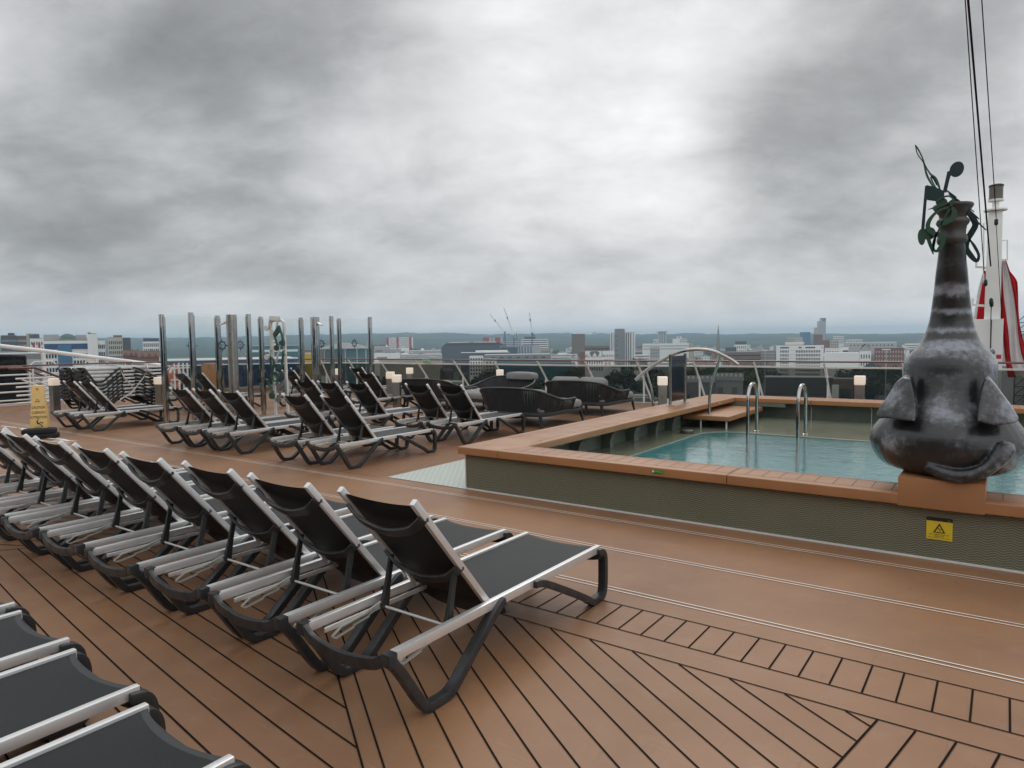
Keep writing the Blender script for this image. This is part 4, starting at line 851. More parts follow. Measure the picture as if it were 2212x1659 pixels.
# ------------------------------------------------------------------ caution sign with sand bag
cp = at_y(88, 938, 4.95); t = empty('caution_sign', (cp.x, 4.95, 0), R_(60), 'tall yellow caution cone reading caution cuidado attention', 'caution sign')
q = MB(); H = .94; w0, w1 = .145, .078
q.add([(-w0, -w0, .03), (w0, -w0, .03), (w0, w0, .03), (-w0, w0, .03), (-w1, -w1, H), (w1, -w1, H), (w1, w1, H), (-w1, w1, H)], [(3, 2, 1, 0), (4, 5, 6, 7), (0, 1, 5, 4), (1, 2, 6, 5), (2, 3, 7, 6), (3, 0, 4, 7)]); q.build('cone', M['yellow_sign'], t, bevel=.012, seg=3, smooth=40)
sl = (w0-w1)/(H-.03); ay = Vector((0, sl, 1)).normalized(); ink = M['black']
def fp(u, z): return Vector((u, -(w0-(z-.03)*sl)-.003, z))
for s_, z in (('CAUTION', .545), ('CUIDADO', .455), ('ATTENTION', .37)): text(s_, .062, fp(0.01, z), X_, ay, ink, parent=t, ext=.001, squash=.74)
q = MB()
for a, b2, wd in (((-.035, .065), (-.035, .0655), .022), ((-.025, .05), (.0, .0), .02), ((.0, .0), (.045, .03), .012), ((.045, .03), (.068, .005), .012), ((.0, .0), (.04, -.02), .012), ((.04, -.02), (.062, -.05), .012), ((-.02, .05), (.0, .075), .009), ((0, .075), (-.005, .1), .009), ((-.02, .03), (-.015, -.005), .009), ((-.06, -.06), (.075, -.05), .007)):
    q.ribbon([a, b2], [wd, wd], fp(0, .255), X_, ay, .002)
q.build('falling_figure', ink, t)
q = MB(); q.prism([(-.04, 0), (.04, 0), (0, .055)], fp(.0, .645), X_, ay, .002); q.prism([(-.026, .009), (.026, .009), (0, .042)], fp(.0, .645)+Vector((0, -.0013, 0)), X_, ay, .002, 1); q.build('triangle', [ink, M['yellow_sign']], t)
plate('maker_plate', fp(-.05, .10), X_, ay, .1, .035, .002, ink, t)
q = MB(); q.tube(arc(fp(0, .875)+Vector((0, -.002, 0)), .014, 0, 360, 12)[:-1], .005, 6, closed=True, up=(0, 1, 0)); q.build('hang_hole', pm('amber_edge', (.45, .18, .02), .5), t)
t = empty('sand_bag', (cp.x+.14, 4.90, 0), R_(62), 'black double sand bag weighing down the yellow caution cone', 'sand bag')
for z in (.0, .085):
    o = cushion(.52, .30, .085, .07, .012).build('bag', pm('black_canvas', (.012, .012, .013), .8, bump=.4, bscale=60), t, smooth=70); o.location = (rr.uniform(-.02, .02), 0, z)
# ------------------------------------------------------------------ elephant statue
EYC = 6.12
def ez(vy): return at_y(2045, vy, EYC).z
def eh(vw): return vw/288.0/2
m = M['statue'] = bpy.data.materials.new('weathered_statue_paint_and_shading'); nt, b, nd, mt = nodes(m)
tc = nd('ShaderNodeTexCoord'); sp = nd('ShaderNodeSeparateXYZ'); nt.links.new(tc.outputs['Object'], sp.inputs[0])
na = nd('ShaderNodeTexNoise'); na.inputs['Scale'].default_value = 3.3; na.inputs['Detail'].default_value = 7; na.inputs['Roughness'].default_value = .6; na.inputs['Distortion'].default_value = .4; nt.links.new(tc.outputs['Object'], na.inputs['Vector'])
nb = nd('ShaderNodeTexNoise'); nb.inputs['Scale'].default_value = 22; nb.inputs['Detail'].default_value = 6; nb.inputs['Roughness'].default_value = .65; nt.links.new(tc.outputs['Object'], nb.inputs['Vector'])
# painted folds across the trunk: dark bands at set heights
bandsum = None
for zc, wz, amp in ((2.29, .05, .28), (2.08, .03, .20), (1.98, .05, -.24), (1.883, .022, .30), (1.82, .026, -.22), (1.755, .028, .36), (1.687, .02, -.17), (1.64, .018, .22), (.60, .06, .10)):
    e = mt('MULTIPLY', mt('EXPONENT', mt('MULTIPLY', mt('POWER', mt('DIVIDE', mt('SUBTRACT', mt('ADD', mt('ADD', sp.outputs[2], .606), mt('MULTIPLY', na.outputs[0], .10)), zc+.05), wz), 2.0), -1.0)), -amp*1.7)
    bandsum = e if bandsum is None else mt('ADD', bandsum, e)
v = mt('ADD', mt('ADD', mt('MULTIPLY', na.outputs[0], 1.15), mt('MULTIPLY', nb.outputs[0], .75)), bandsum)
for bx, bz_, rx_, rz_, am in ((0, 1.555, .26, .055, .42), (-.27, 1.44, .06, .08, .25), (.27, 1.42, .06, .10, .25), (0, 1.485, .2, .03, .2), (-.02, 1.42, .12, .045, -.30), (0, 1.34, .14, .03, .22), (-.14, 1.27, .08, .09, -.38), (.14, 1.26, .09, .10, -.38), (.01, 1.27, .05, .10, .12), (-.02, 1.10, .12, .11, .36), (.15, 1.09, .05, .08, .26), (-.36, 1.20, .10, .13, .40), (.40, 1.15, .12, .16, .46), (-.40, .99, .18, .03, -.5), (.38, .985, .18, .03, -.45), (0, .93, .35, .06, -.18), (-.34, .83, .09, .08, .26), (.41, .70, .08, .10, .40), (0, .72, .30, .10, -.34), (.12, .60, .2, .03, .2)):  # paint patches, plus ear-top highlights and shade under the ears painted into the colour
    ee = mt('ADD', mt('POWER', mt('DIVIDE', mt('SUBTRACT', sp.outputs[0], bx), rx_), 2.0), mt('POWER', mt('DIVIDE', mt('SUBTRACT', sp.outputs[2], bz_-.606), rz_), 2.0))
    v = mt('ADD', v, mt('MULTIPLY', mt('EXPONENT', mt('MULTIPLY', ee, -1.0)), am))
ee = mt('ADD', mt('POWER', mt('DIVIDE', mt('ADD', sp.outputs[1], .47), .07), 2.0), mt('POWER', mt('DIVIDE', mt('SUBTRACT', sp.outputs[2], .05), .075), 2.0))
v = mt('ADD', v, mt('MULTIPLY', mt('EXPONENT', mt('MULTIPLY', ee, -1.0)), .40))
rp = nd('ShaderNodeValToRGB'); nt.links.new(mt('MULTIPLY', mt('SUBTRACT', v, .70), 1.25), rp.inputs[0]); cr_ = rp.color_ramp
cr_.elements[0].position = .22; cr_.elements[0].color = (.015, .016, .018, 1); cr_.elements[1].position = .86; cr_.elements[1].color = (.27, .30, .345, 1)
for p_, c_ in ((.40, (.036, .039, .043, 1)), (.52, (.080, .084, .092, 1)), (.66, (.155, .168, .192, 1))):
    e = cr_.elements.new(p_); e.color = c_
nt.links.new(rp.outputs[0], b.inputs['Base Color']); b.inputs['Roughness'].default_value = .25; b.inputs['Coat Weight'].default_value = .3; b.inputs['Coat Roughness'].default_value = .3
bp = nd('ShaderNodeBump'); bp.inputs['Strength'].default_value = .45; bp.inputs['Distance'].default_value = .010; nt.links.new(nb.outputs[0], bp.inputs['Height']); nt.links.new(bp.outputs[0], b.inputs['Normal'])
EX = at_y(2046, 900, EYC).x
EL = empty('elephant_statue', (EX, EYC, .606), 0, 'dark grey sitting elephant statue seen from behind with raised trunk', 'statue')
Z0 = .606
secs = [(1030, 150, .28, 0), (1012, 236, .36, 0), (990, 276, .41, 0), (960, 300, .44, 0), (932, 290, .43, .0), (908, 258, .40, .02), (880, 218, .36, .04), (850, 184, .31, .06), (815, 176, .29, .08), (785, 176, .29, .10), (768, 160, .27, .11), (757, 141, .25, .12), (748, 125, .23, .13), (736, 110, .20, .13), (718, 97, .165, .13), (695, 84, .135, .12), (665, 75, .115, .10), (625, 66, .10, .07), (590, 60, .09, .04), (558, 53, .082, .02), (530, 49, .075, 0), (495, 47, .072, 0)]
prof = [(ez(a)-Z0, eh(b2), c, d) for a, b2, c, d in secs]; prof[0] = (.0, prof[0][1], .28, 0); prof[1] = (.035, prof[1][1], .36, 0)
_sp = smoothpath([(p[1], p[2], p[3]) for p in prof], 3); _sz = smoothpath([(p[0], 0, 0) for p in prof], 3); prof = [(b2.x, a.x, a.y, a.z) for a, b2 in zip(_sp, _sz)]
el = MB(); NN = 40; vs = []; fs = []
for j, (z, hw, hd, yo) in enumerate(prof):
    for i in range(NN):
        a = 2*math.pi*i/NN; vs.append((hw*math.cos(a), yo+hd*math.sin(a), z))
for j in range(len(prof)-1):
    for i in range(NN): fs.append((j*NN+i, j*NN+(i+1) % NN, (j+1)*NN+(i+1) % NN, (j+1)*NN+i))
fs += [tuple(range(NN))[::-1], tuple(range((len(prof)-1)*NN, len(prof)*NN))]; el.add(vs, fs)
def e2(px, py, yy):                # picture point of the statue to local x, z at depth yy
    p = at_y(px, py, EYC+yy); return Vector((p.x-EX, yy, p.z-Z0))
def R2(a, b2): return (1836+a*.2605, 648+b2*.2605)
def ear(pts, y0, y1, top):
    fr = []
    for p in pts:
        v = e2(*R2(*p), y0); f = min(1, max(0, (abs(v.x)-.20)/.32)); lo_ = min(1, max(0, (p[1]-640)/380)); fr.append(e2(*R2(*p), y0*(1-f)+(y0+.20)*f+.10*(1-lo_)-.05*lo_))
    bk = [Vector((v.x*.97, min(y1, v.y+.13), v.z+.02)) for v in fr]; k = len(fr); c = sum(fr, Vector())/k; c.y -= .03
    el.add(fr+bk+[c], [(i, (i+1) % k, 2*k) for i in range(k)]+[tuple(range(k, 2*k))[::-1]]+[(i, (i+1) % k, (i+1) % k+k, i+k) for i in range(k)])
ear([(440, 640), (500, 655), (525, 760), (545, 880), (538, 1012), (440, 1000), (330, 985), (235, 985), (212, 955), (250, 880), (310, 800), (375, 690)], -.43, .1, 0)
ear([(1125, 655), (1165, 660), (1215, 720), (1290, 820), (1360, 910), (1405, 985), (1385, 1020), (1290, 1040), (1180, 1045), (1055, 1012), (1068, 880), (1090, 760)], -.43, .1, 0)
# tail curling round to the right with a brush at its end
tl = [e2(*R2(*p), yy) for p, yy in (((640, 1375), -.40), ((740, 1425), -.415), ((860, 1462), -.42), ((980, 1462), -.42), ((1090, 1430), -.42), ((1180, 1370), -.41), ((1240, 1305), -.385), ((1290, 1245), -.35), ((1325, 1210), -.31))]
el.tube(smoothpath(tl, 4), .05, 12, scales=smoothw([.75, .9, 1.0, 1.0, .95, .95, 1.15, 1.25, .75], 4))
# hind feet, front legs and head on the far side
for s in (-1, 1):
    el.lathe([(.02, -.12), (.12, -.10), (.155, 0), (.12, .10), (.02, .12)], (s*.34, .34, .14), 18, sy=1.5); el.lathe([(.11, 0), (.12, .1), (.115, .4), (.10, .62)], (s*.17, .34, .0), 18)
    el.lathe([(.01, -.028), (.022, -.016), (.028, 0), (.022, .016), (.01, .028)], (s*.26, .24, ez(762)-Z0), 14)
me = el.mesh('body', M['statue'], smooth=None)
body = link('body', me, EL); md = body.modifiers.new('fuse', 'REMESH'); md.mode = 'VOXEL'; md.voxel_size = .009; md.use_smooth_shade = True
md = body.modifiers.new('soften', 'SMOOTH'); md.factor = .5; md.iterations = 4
# bell at the trunk's tip
bz = lambda vy: ez(vy)-Z0
q = MB(); bell = [(530, 44), (527, 54), (520, 58), (512, 56), (508, 49), (500, 50), (492, 50), (487, 58), (482, 63), (476, 58), (472, 50), (465, 52), (456, 66), (450, 74), (446, 76), (443, 72), (446, 62), (455, 50)]
q.lathe([(eh(w_), bz(vy)) for vy, w_ in bell], (0, 0, 0), 32); q.build('trunk_bell', pm('bronze_paint', (.050, .046, .043), .4, var=.35, scale=6, bump=.15, bscale=30), EL, smooth=50)
# flat steel music notes bursting out of the bell
def E1(px, py): return (1836+px*.2605, 270+py*.2605)
def note3(parts, y, mtl, tilt=0.0, yawz=0.0, th=.012):
    """outline given in picture points, cut from plate, then turned about its own upright axis"""
    q = MB(); allp = []
    for k_, d in parts:
        if k_ == 'e':
            c = e2(*E1(d[0], d[1]), y); q.prism(ell((c.x, c.z), d[2]*.000905, d[3]*.000905, 24, R_(d[4]) if len(d) > 4 else 0), (0, y, 0), X_, Z_, th)
        elif k_ == 'p': q.prism([(lambda v_: (v_.x, v_.z))(e2(*E1(*p), y)) for p in d], (0, y+.0013, 0), X_, Z_, th)
        elif k_ == 'r': 
            P = smoothpath([(*p, 0) for p in d[0]], 5); W = smoothw(d[1], 5); q.ribbon([(lambda v_: (v_.x, v_.z))(e2(*E1(p.x, p.y), y)) for p in P], [w_*.000905 for w_ in W], (0, y-.0012, 0), X_, Z_, th)
    o = q.build('music_note', mtl, EL)
    return o
G, DG = M['green_note'], M['dkgreen_note']
note3([('e', (886, 368, 50, 62, -12)), ('r', ([(828, 385), (808, 460), (785, 560)], [34, 28, 28]))], .02, DG)
note3([('r', ([(636, 505), (620, 680), (604, 870)], [22, 22, 24])), ('p', [(635, 498), (700, 512), (775, 545), (765, 640), (700, 630), (640, 622)]), ('e', (655, 900, 48, 52, 0)), ('r', ([(770, 545), (768, 600), (760, 660)], [24, 22, 18]))], -.06, DG)
note3([('e', (594, 930, 27, 66, 4)), ('r', ([(605, 868), (640, 920), (668, 1000), (692, 1072)], [14, 26, 24, 8]))], -.14, G)
note3([('r', ([(720, 640), (760, 605), (820, 590), (858, 620), (835, 680), (790, 760), (745, 850), (700, 960), (690, 1040)], [10, 14, 12, 14, 14, 12, 10, 14, 10])),
       ('r', ([(725, 800), (770, 815), (830, 790), (868, 735), (850, 690), (790, 690), (710, 730), (655, 800), (650, 860), (700, 900), (760, 920), (770, 970), (740, 1030), (710, 1046), (690, 1020), (700, 960), (712, 905)], [18, 34, 40, 38, 22, 18, 20, 30, 34, 36, 42, 34, 30, 20, 20, 22, 8]))], -.17, G)
note3([('r', ([(938, 735), (980, 740), (1020, 775), (1040, 830), (1010, 890), (975, 950), (965, 1020), (1000, 1080), (1050, 1128), (1068, 1080), (1035, 1010), (1000, 960), (950, 900), (905, 860)], [10, 24, 44, 44, 46, 44, 38, 40, 26, 20, 22, 14, 10, 6])), ('r', ([(915, 780), (950, 800), (955, 850), (925, 880), (900, 850)], [20, 24, 24, 26, 16]))], .06, DG)
note3([('e', (760, 640, 42, 34, -20)), ('p', [(640, 702), (700, 680), (770, 668), (730, 690)])], -.15, G)
# the long clef seen almost edge on, leaning up to the left, and blades leaning right
note3([('r', ([(542, 168), (565, 200), (600, 270), (615, 320), (640, 420), (690, 510), (735, 555)], [8, 12, 10, 12, 16, 12, 8])), ('r', ([(545, 172), (560, 240), (610, 310), (640, 365), (670, 410), (710, 450), (745, 530), (740, 555), (700, 500), (672, 440), (690, 440), (720, 500)], [8, 8, 8, 10, 14, 24, 12, 8, 10, 12, 12, 8])), ('r', ([(735, 550), (775, 600), (800, 660)], [8, 9, 9]))], -.03, G)
note3([('r', ([(805, 545), (880, 605)], [10, 16])), ('r', ([(820, 570), (920, 640), (1030, 720)], [10, 10, 7])), ('r', ([(860, 625), (960, 690), (1072, 780)], [12, 20, 8])), ('r', ([(900, 650), (1000, 750), (1130, 872)], [10, 14, 8])), ('p', [(815, 640), (870, 600), (950, 655), (880, 670)])], .0, DG)

# ------------------------------------------------------------------ mast with flag
MX, MY = -.29, 17.5
def m2(px, py, y=MY): p = at_y(px, py, y); return p
t = empty('mast', (-.3, MY, 0), 0, 'white tapered mast with lantern on top and white locker at its foot', 'mast')
def loc(v, y=0): return Vector((v.x+.3, v.y-MY, v.z))
b0, b1 = loc(m2(2097.5, 690)), loc(m2(2168, 688)); bz1 = b0.z
q = MB(); q.span((b0.x, 0, -.4), (b1.x, .75, bz1)); k = q.build('locker', M['white'], t, bevel=.008)
xm = loc(m2(2142, 690)).x; q = MB(); q.span((xm-.006, -.008, .72), (xm+.006, -.0015, bz1-.02)); q.build('door_gap', M['black'], k)
q = MB(); q.tube([(xm-.05, -.03, 1.29), (xm+.06, -.03, 1.30)], .012, 8, up=(0, 1, 0)); q.lathe([(.03, 0), (.03, .03), (0, .035)], (xm, -.03, 1.27), 12); q.build('latch', M['steel'], k)
c0, c1 = loc(m2(2152, 766)), loc(m2(2172, 775)); q = MB(); q.span((c0.x, -.006, c1.z), (b1.x-.02, -.0015, c0.z)); q.build('red_plate', M['red'], k)
text('NO STEP', .05, ((c0.x+b1.x-.02)/2, -.0085, (c0.z+c1.z)/2), X_, Z_, M['sign_white'], parent=k) if False else None
l0, l1, u0, u1 = loc(m2(2125, 688)), loc(m2(2161, 688)), loc(m2(2134, 452)), loc(m2(2166, 452))
q = MB(); w0_, w1_ = (l1.x-l0.x), (u1.x-u0.x); q.sweep([(l0.x/2+l1.x/2, .35, bz1-.01), (u0.x/2+u1.x/2, .35, u0.z)], [(-.5, -.4), (.5, -.4), (.5, .4), (-.5, .4)], up=(0, 1, 0), scales=[w0_, w1_]); q.build('column', M['white'], t, bevel=.012, smooth=40)
cx = u0.x/2+u1.x/2; q = MB(); q.lathe([(.21, 0), (.21, .03), (.06, .03), (.06, .2), (.14, .2), (.14, .24), (0, .24)], (cx, .35, u0.z), 20); q.build('lantern_base', M['white'], t, smooth=40)
q = MB(); q.lathe([(.125, 0), (.125, .26), (0, .26)], (cx, .35, u0.z+.242), 24); q.build('lantern', pm('brown_lens', (.13, .11, .09), .3), t, smooth=40); q = MB(); q.lathe([(.135, 0), (.135, .03), (.1, .05), (0, .055)], (cx, .35, u0.z+.502), 24); q.lathe([(.135, 0), (.135, .03), (0, .03)], (cx, .35, u0.z+.215), 24); q.build('lantern_cap', M['black'], t, smooth=40)
for vy, x0 in ((575, 2108), (640+18, 2100)):
    a, b2 = loc(m2(x0, vy-2)), loc(m2(2130, vy+10)); q = MB(); q.bar([(a.x, .2, a.z+.12), (a.x, .2, a.z-.02), (b2.x+.04, .3, a.z-.05)], .05, .03, up=(0, 1, 0)); q.build('bracket', M['white'], t)
for vx, a, b2 in ((2124, 478, 610), (2176, 515, 560)):
    p0, p1 = loc(m2(vx, a)), loc(m2(vx, b2)); s_ = .1 if vx < 2140 else -.1
    q = MB(); q.tube([(p0.x+s_, .3, p0.z), (p0.x, .3, p0.z), (p1.x, .3, p1.z), (p1.x+s_, .3, p1.z)], .013, 6, up=(0, 1, 0)); q.build('hand_hoop', M['white'], t)
for vx, vy in ((2152, 478), (2129, 610), (2141, 650), (2142, 655)):
    p0 = loc(m2(vx, vy)); q = MB(); q.lathe([(.0, -.09), (.035, -.06), (.035, .03), (.015, .06), (0, .06)], (p0.x, -.02+(.06 if vy < 500 else 0), p0.z), 10); q.build('insulator', M['black'], t, smooth=50)
def wire(a, b2, r, lb):
    if b2.z > 5: b2 = a+(b2-a)*3.2
    q = MB(); q.tube([a, (a+b2)/2-Z_*.02, b2], r, 6, up=(0, 1, 0)); tag(q.build('rigging_wire', M['seam'], smooth=60), lb, 'wire', 'rigging wires of the mast')
wire(m2(2126, 590, 17.42), at_y(2081, -60, 12.5), .008, 'leftmost thin rigging wire rising from the mast into the sky')
wire(m2(2140, 575, 17.42), at_y(2087, -60, 12.5), .013, 'thick dark double rigging wire in the middle of the three')
wire(m2(2138, 560, 17.44), at_y(2085, -60, 12.6), .009, 'dark rigging wire running close beside the thick one')
wire(m2(2152, 470, 17.40), at_y(2117, -60, 12.5), .008, 'right rigging wire passing over the lantern')
wire(m2(2152, 485, 17.45), m2(2164, 690, 17.45), .006, 'thin halyard along the right side of the mast column'); wire(m2(2142, 655, 17.45), m2(2140, 690, 17.45), .007, 'short halyard ending at the top of the locker'); wire(m2(2141, 655, 17.42), m2(2139, 800, 17.42), .008, 'dark cord hanging down the locker doors')
# flag: draped cloth with folds, red and white fields
def cloth(rows, cols, y0, fold, name, lb):
    """rows: list of (picture y, [picture x at each seam]); cols: material of each panel"""
    q = MB(); n = 8; vs = []; fs = []; ms = []; P = [smoothpath([(r[1][k], r[0], 0) for r in rows], 5) for k in range(len(rows[0][1]))]; L = len(P[0]); K = len(P)-1
    for j in range(L):
        for k in range(K):
            for i in range(n+(1 if k == K-1 else 0)):
                f = i/n; px = P[k][j].x*(1-f)+P[k+1][j].x*f; py = P[k][j].y*(1-f)+P[k+1][j].y*f
                vs.append(tuple(at_y(px, py, y0+fold*math.sin((k+f)*4.3+j*.11)+fold*.12*math.sin((k+f)*9+j*.23))))
    W = K*n+1
    for j in range(L-1):
        for c in range(W-1): fs.append((j*W+c, j*W+c+1, (j+1)*W+c+1, (j+1)*W+c)); ms.append(cols[c//n])
    q.add(vs, fs); q.m = ms; o = q.build(name, [M['flag_white'], M['flag_red']], FL, smooth=80)
    s_ = o.modifiers.new('cloth', 'SOLIDIFY'); s_.thickness = .006; return o
for k_ in ('flag_red', 'flag_white'):
    nt = M[k_].node_tree; pb = nt.nodes['Principled BSDF']; tl_ = nt.nodes.new('ShaderNodeBsdfTranslucent'); ms_ = nt.nodes.new('ShaderNodeMixShader'); ms_.inputs[0].default_value = .62
    nt.links.new(pb.inputs['Base Color'].links[0].from_socket, tl_.inputs[0]); nt.links.new(pb.outputs[0], ms_.inputs[1]); nt.links.new(tl_.outputs[0], ms_.inputs[2]); nt.links.new(ms_.outputs[0], nt.nodes['Material Output'].inputs[0])
FL = empty('flag', (0, 0, 0), 0, 'large red and white flag draped limp behind the mast', 'flag')
cloth([(585, [2124, 2127, 2131]), (630, [2112, 2119, 2130]), (680, [2104, 2110, 2130]), (750, [2082, 2104, 2128]), (800, [2075, 2098, 2128])], [0, 1], 18.45, .03, 'hoist_fold', '')
cloth([(560, [2165, 2166, 2168, 2171, 2173]), (600, [2162, 2166, 2176, 2182, 2186]), (640, [2160, 2168, 2184, 2190, 2196]), (680, [2160, 2173, 2190, 2196, 2199]), (720, [2166, 2178, 2193, 2200, 2203]), (760, [2170, 2181, 2197, 2206, 2214]), (790, [2174, 2186, 2204, 2216, 2236]), (815, [2178, 2196, 2216, 2232, 2262])], [1, 0, 0, 1], 17.9, .045, 'fly_fold', '')
cloth([(585, [2168, 2174, 2181]), (605, [2176, 2184, 2196]), (625, [2184, 2192, 2199]), (700, [2192, 2199, 2203]), (770, [2198, 2209, 2222]), (800, [2196, 2222, 2250]), (818, [2198, 2230, 2290])], [0, 1], 18.15, .03, 'back_fold', '')
# dark red band and quay structures beyond the rail under the flag
# ------------------------------------------------------------------ city, ground, hills
GZ = -40.0
rc = random.Random(11)
gm = M['ground'] = pm('town_ground', (.070, .072, .066), .9, scale=.012, col2=(.045, .062, .030), detail=8)
q = MB(); q.quad((-9000, -3000, GZ), (9000, -3000, GZ), (9000, 9000, GZ), (-9000, 9000, GZ)); tag(q.build('ground', gm, fix=False), kind='structure')
# dock road and car park below the stern
q = MB()
def gquad(pts, m, dz): q.add([tuple(at_z(px, py, GZ)+Z_*dz) for px, py in pts], [tuple(range(len(pts)))], m)
gquad([(1560, 862), (2212, 850), (2300, 900), (1500, 900)], 0, .05); gquad([(1480, 862), (1660, 846), (1990, 850), (2000, 870), (1480, 880)], 1, .10)
gquad([(1690, 829), (1830, 826), (1850, 832), (1660, 840)], 1, .15); gquad([(1795, 843), (1885, 826), (1887, 827), (1800, 845)], 2, .2); gquad([(1230, 800), (1330, 800), (1345, 826), (1225, 826)], 0, .06); gquad([(1900, 824), (2080, 820), (2130, 850), (1930, 856)], 3, .12)
tag(q.build('road', [pm('quay_asphalt', (.060, .060, .060), .85, scale=.05, detail=8), pm('car_park_asphalt', (.075, .074, .072), .85, scale=.06, detail=8), M['sign_white'], pm('worn_concrete', (.13, .127, .12), .9, scale=.05, detail=8)], fix=False), kind='structure')
# hills: a slope rising from the edge of town with a bumpy wooded outline
hillprof = [(-400, 734), (100, 733), (210, 731), (300, 730.5), (360, 731.5), (480, 729), (560, 728), (640, 725), (740, 722.5), (850, 721), (955, 719.5), (1020, 722), (1060, 724.5), (1110, 722.5), (1180, 721.5), (1260, 722), (1330, 723), (1420, 722), (1490, 721), (1570, 723), (1650, 722), (1740, 721), (1830, 722), (1950, 720.5), (2060, 719.5), (2200, 720), (2500, 722)]
def hilly(px):
    for (a, b2), (c, d) in zip(hillprof[:-1], hillprof[1:]):
        if a <= px <= c: return b2+(d-b2)*(px-a)/(c-a)
    return 722
from mathutils import noise as mnoise
def hills(name, D0, D1, drop, mtl, seed, amp):
    q = MB(); na_, nr = 520, 26; vs = []; fs = []
    for i in range(na_+1):
        px = -380+(2950*i/na_); top = at_d(px, hilly(px)+drop, D1); ang = ray(px, 730); ang = Vector((ang.x, ang.y, 0)).normalized()
        for j in range(nr+1):
            f = j/nr; r = D0+(D1-D0)*min(1, f/.9)+(0 if f <= .9 else (f-.9)*9000); h = GZ+(top.z-GZ)*(math.sin(min(1, f/.9)*math.pi/2)**1.35 if f <= .9 else 1-(f-.9)*2)
            P = ang*r; nz_ = mnoise.fractal(Vector((P.x*.006+seed, P.y*.006, 0)), 1.0, 2.1, 4)*amp*(.15+min(1, f*1.3))+mnoise.noise(Vector((P.x*.03, P.y*.03, seed)))*amp*.35*(.2+f)
            vs.append((P.x, P.y, (h+nz_) if j else GZ-2))
    for i in range(na_):
        for j in range(nr): fs.append((i*(nr+1)+j, (i+1)*(nr+1)+j, (i+1)*(nr+1)+j+1, i*(nr+1)+j+1))
    q.add(vs, fs); tag(q.build(name, mtl, smooth=80, fix=False), kind='structure')
m = bpy.data.materials.new('wooded_hill'); nt, b, nd, mt = nodes(m); tc = nd('ShaderNodeTexCoord')
n1_ = nd('ShaderNodeTexNoise'); n1_.inputs['Scale'].default_value = .018; n1_.inputs['Detail'].default_value = 9; n1_.inputs['Roughness'].default_value = .7; nt.links.new(tc.outputs['Object'], n1_.inputs['Vector'])
n2_ = nd('ShaderNodeTexNoise'); n2_.inputs['Scale'].default_value = .0022; n2_.inputs['Detail'].default_value = 5; nt.links.new(tc.outputs['Object'], n2_.inputs['Vector'])
rp = nd('ShaderNodeMapRange'); rp.inputs[1].default_value = .36; rp.inputs[2].default_value = .62; nt.links.new(n1_.outputs[0], rp.inputs[0])
c1 = mixc(nt, nd, rp.outputs[0], (.010, .019, .010), (.055, .070, .035)); rp2 = nd('ShaderNodeMapRange'); rp2.inputs[1].default_value = .56; rp2.inputs[2].default_value = .66; nt.links.new(n2_.outputs[0], rp2.inputs[0])
c2 = mixc(nt, nd, mt('MULTIPLY', rp2.outputs[0], .6), c1, (.12, .13, .07)); nt.links.new(c2, b.inputs['Base Color']); b.inputs['Roughness'].default_value = .95; b.inputs['Specular IOR Level'].default_value = .05
hills('hills', 2300, 5200, 0, m, 1.3, 9); hills('far_hills', 5400, 7200, 1.5, m, 7.7, 10)

W = {k_: pm('wall_'+k_, c, .8, var=.10, scale=.25, detail=6) for k_, c in dict(white=(.80, .80, .78), grey=(.42, .425, .43), midgrey=(.22, .225, .23), dark=(.075, .078, .083), slate=(.085, .098, .125), beige=(.40, .35, .27), brick=(.20, .085, .060), brown=(.17, .115, .085), red=(.42, .040, .040), blue=(.030, .085, .20), yellow=(.55, .36, .03), roofgrey=(.22, .22, .22), roofdark=(.070, .066, .064), tile=(.15, .085, .065), green=(.20, .27, .25), palestone=(.46, .43, .37)).items()}
W['win'] = pm('window_dark', (.018, .020, .024), .25, var=.3, scale=.4, spec=.6); W['winblue'] = pm('window_blue', (.045, .085, .14), .2, var=.3, scale=.3, spec=.6); W['gblue'] = pm('blue_curtain_wall', (.055, .16, .29), .22, var=.25, scale=.12, spec=.6); W['teal'] = pm('teal_glazing', (.05, .15, .17), .22, var=.3, scale=.15); W['pale'] = pm('pale_roof', (.56, .57, .57), .6, var=.06, scale=.1)
unit = MB().box((0, 0, 0), (1, 1, 1)).mesh('cuboid', [W['win']])
_um = {}
def umesh(mk):
    if mk not in _um: _um[mk] = MB().box((0, 0, 0), (1, 1, 1)).mesh('cuboid', [W[mk]])
    return _um[mk]
def block(nm, mk, parent, a, b2):
    o = link(nm, umesh(mk), parent); o.location = [(a[i]+b2[i])/2 for i in range(3)]; o.scale = [abs(b2[i]-a[i]) for i in range(3)]; return o
class Bd: pass
def bld(label, x0, x1, yt, D, depth, wall, name='building', cat='building', roof='roofgrey', yaw=0, group=None, base=GZ, side=0):
    A, B = at_d(x0, yt, D), at_d(x1, yt, D); w = (B-A).length; mid = (A+B)/2; rz = math.atan2(B.y-A.y, B.x-A.x)+R_(yaw)
    s = Bd(); s.w = w; s.H = mid.z-base; s.d = depth; s.root = empty(name, (mid.x, mid.y, base), rz, label, cat, group)
    s.wall = block('wall', wall, s.root, (-w/2, 0, 0), (w/2, depth, s.H))
    if roof: block('roof', roof, s.root, (-w/2+.4, .4, s.H-.2), (w/2-.4, depth-.4, s.H+.35))
    return s
def zof(s, py, D): return at_d(1106, py, D).z-GZ       # height above ground of a picture row (near the middle)
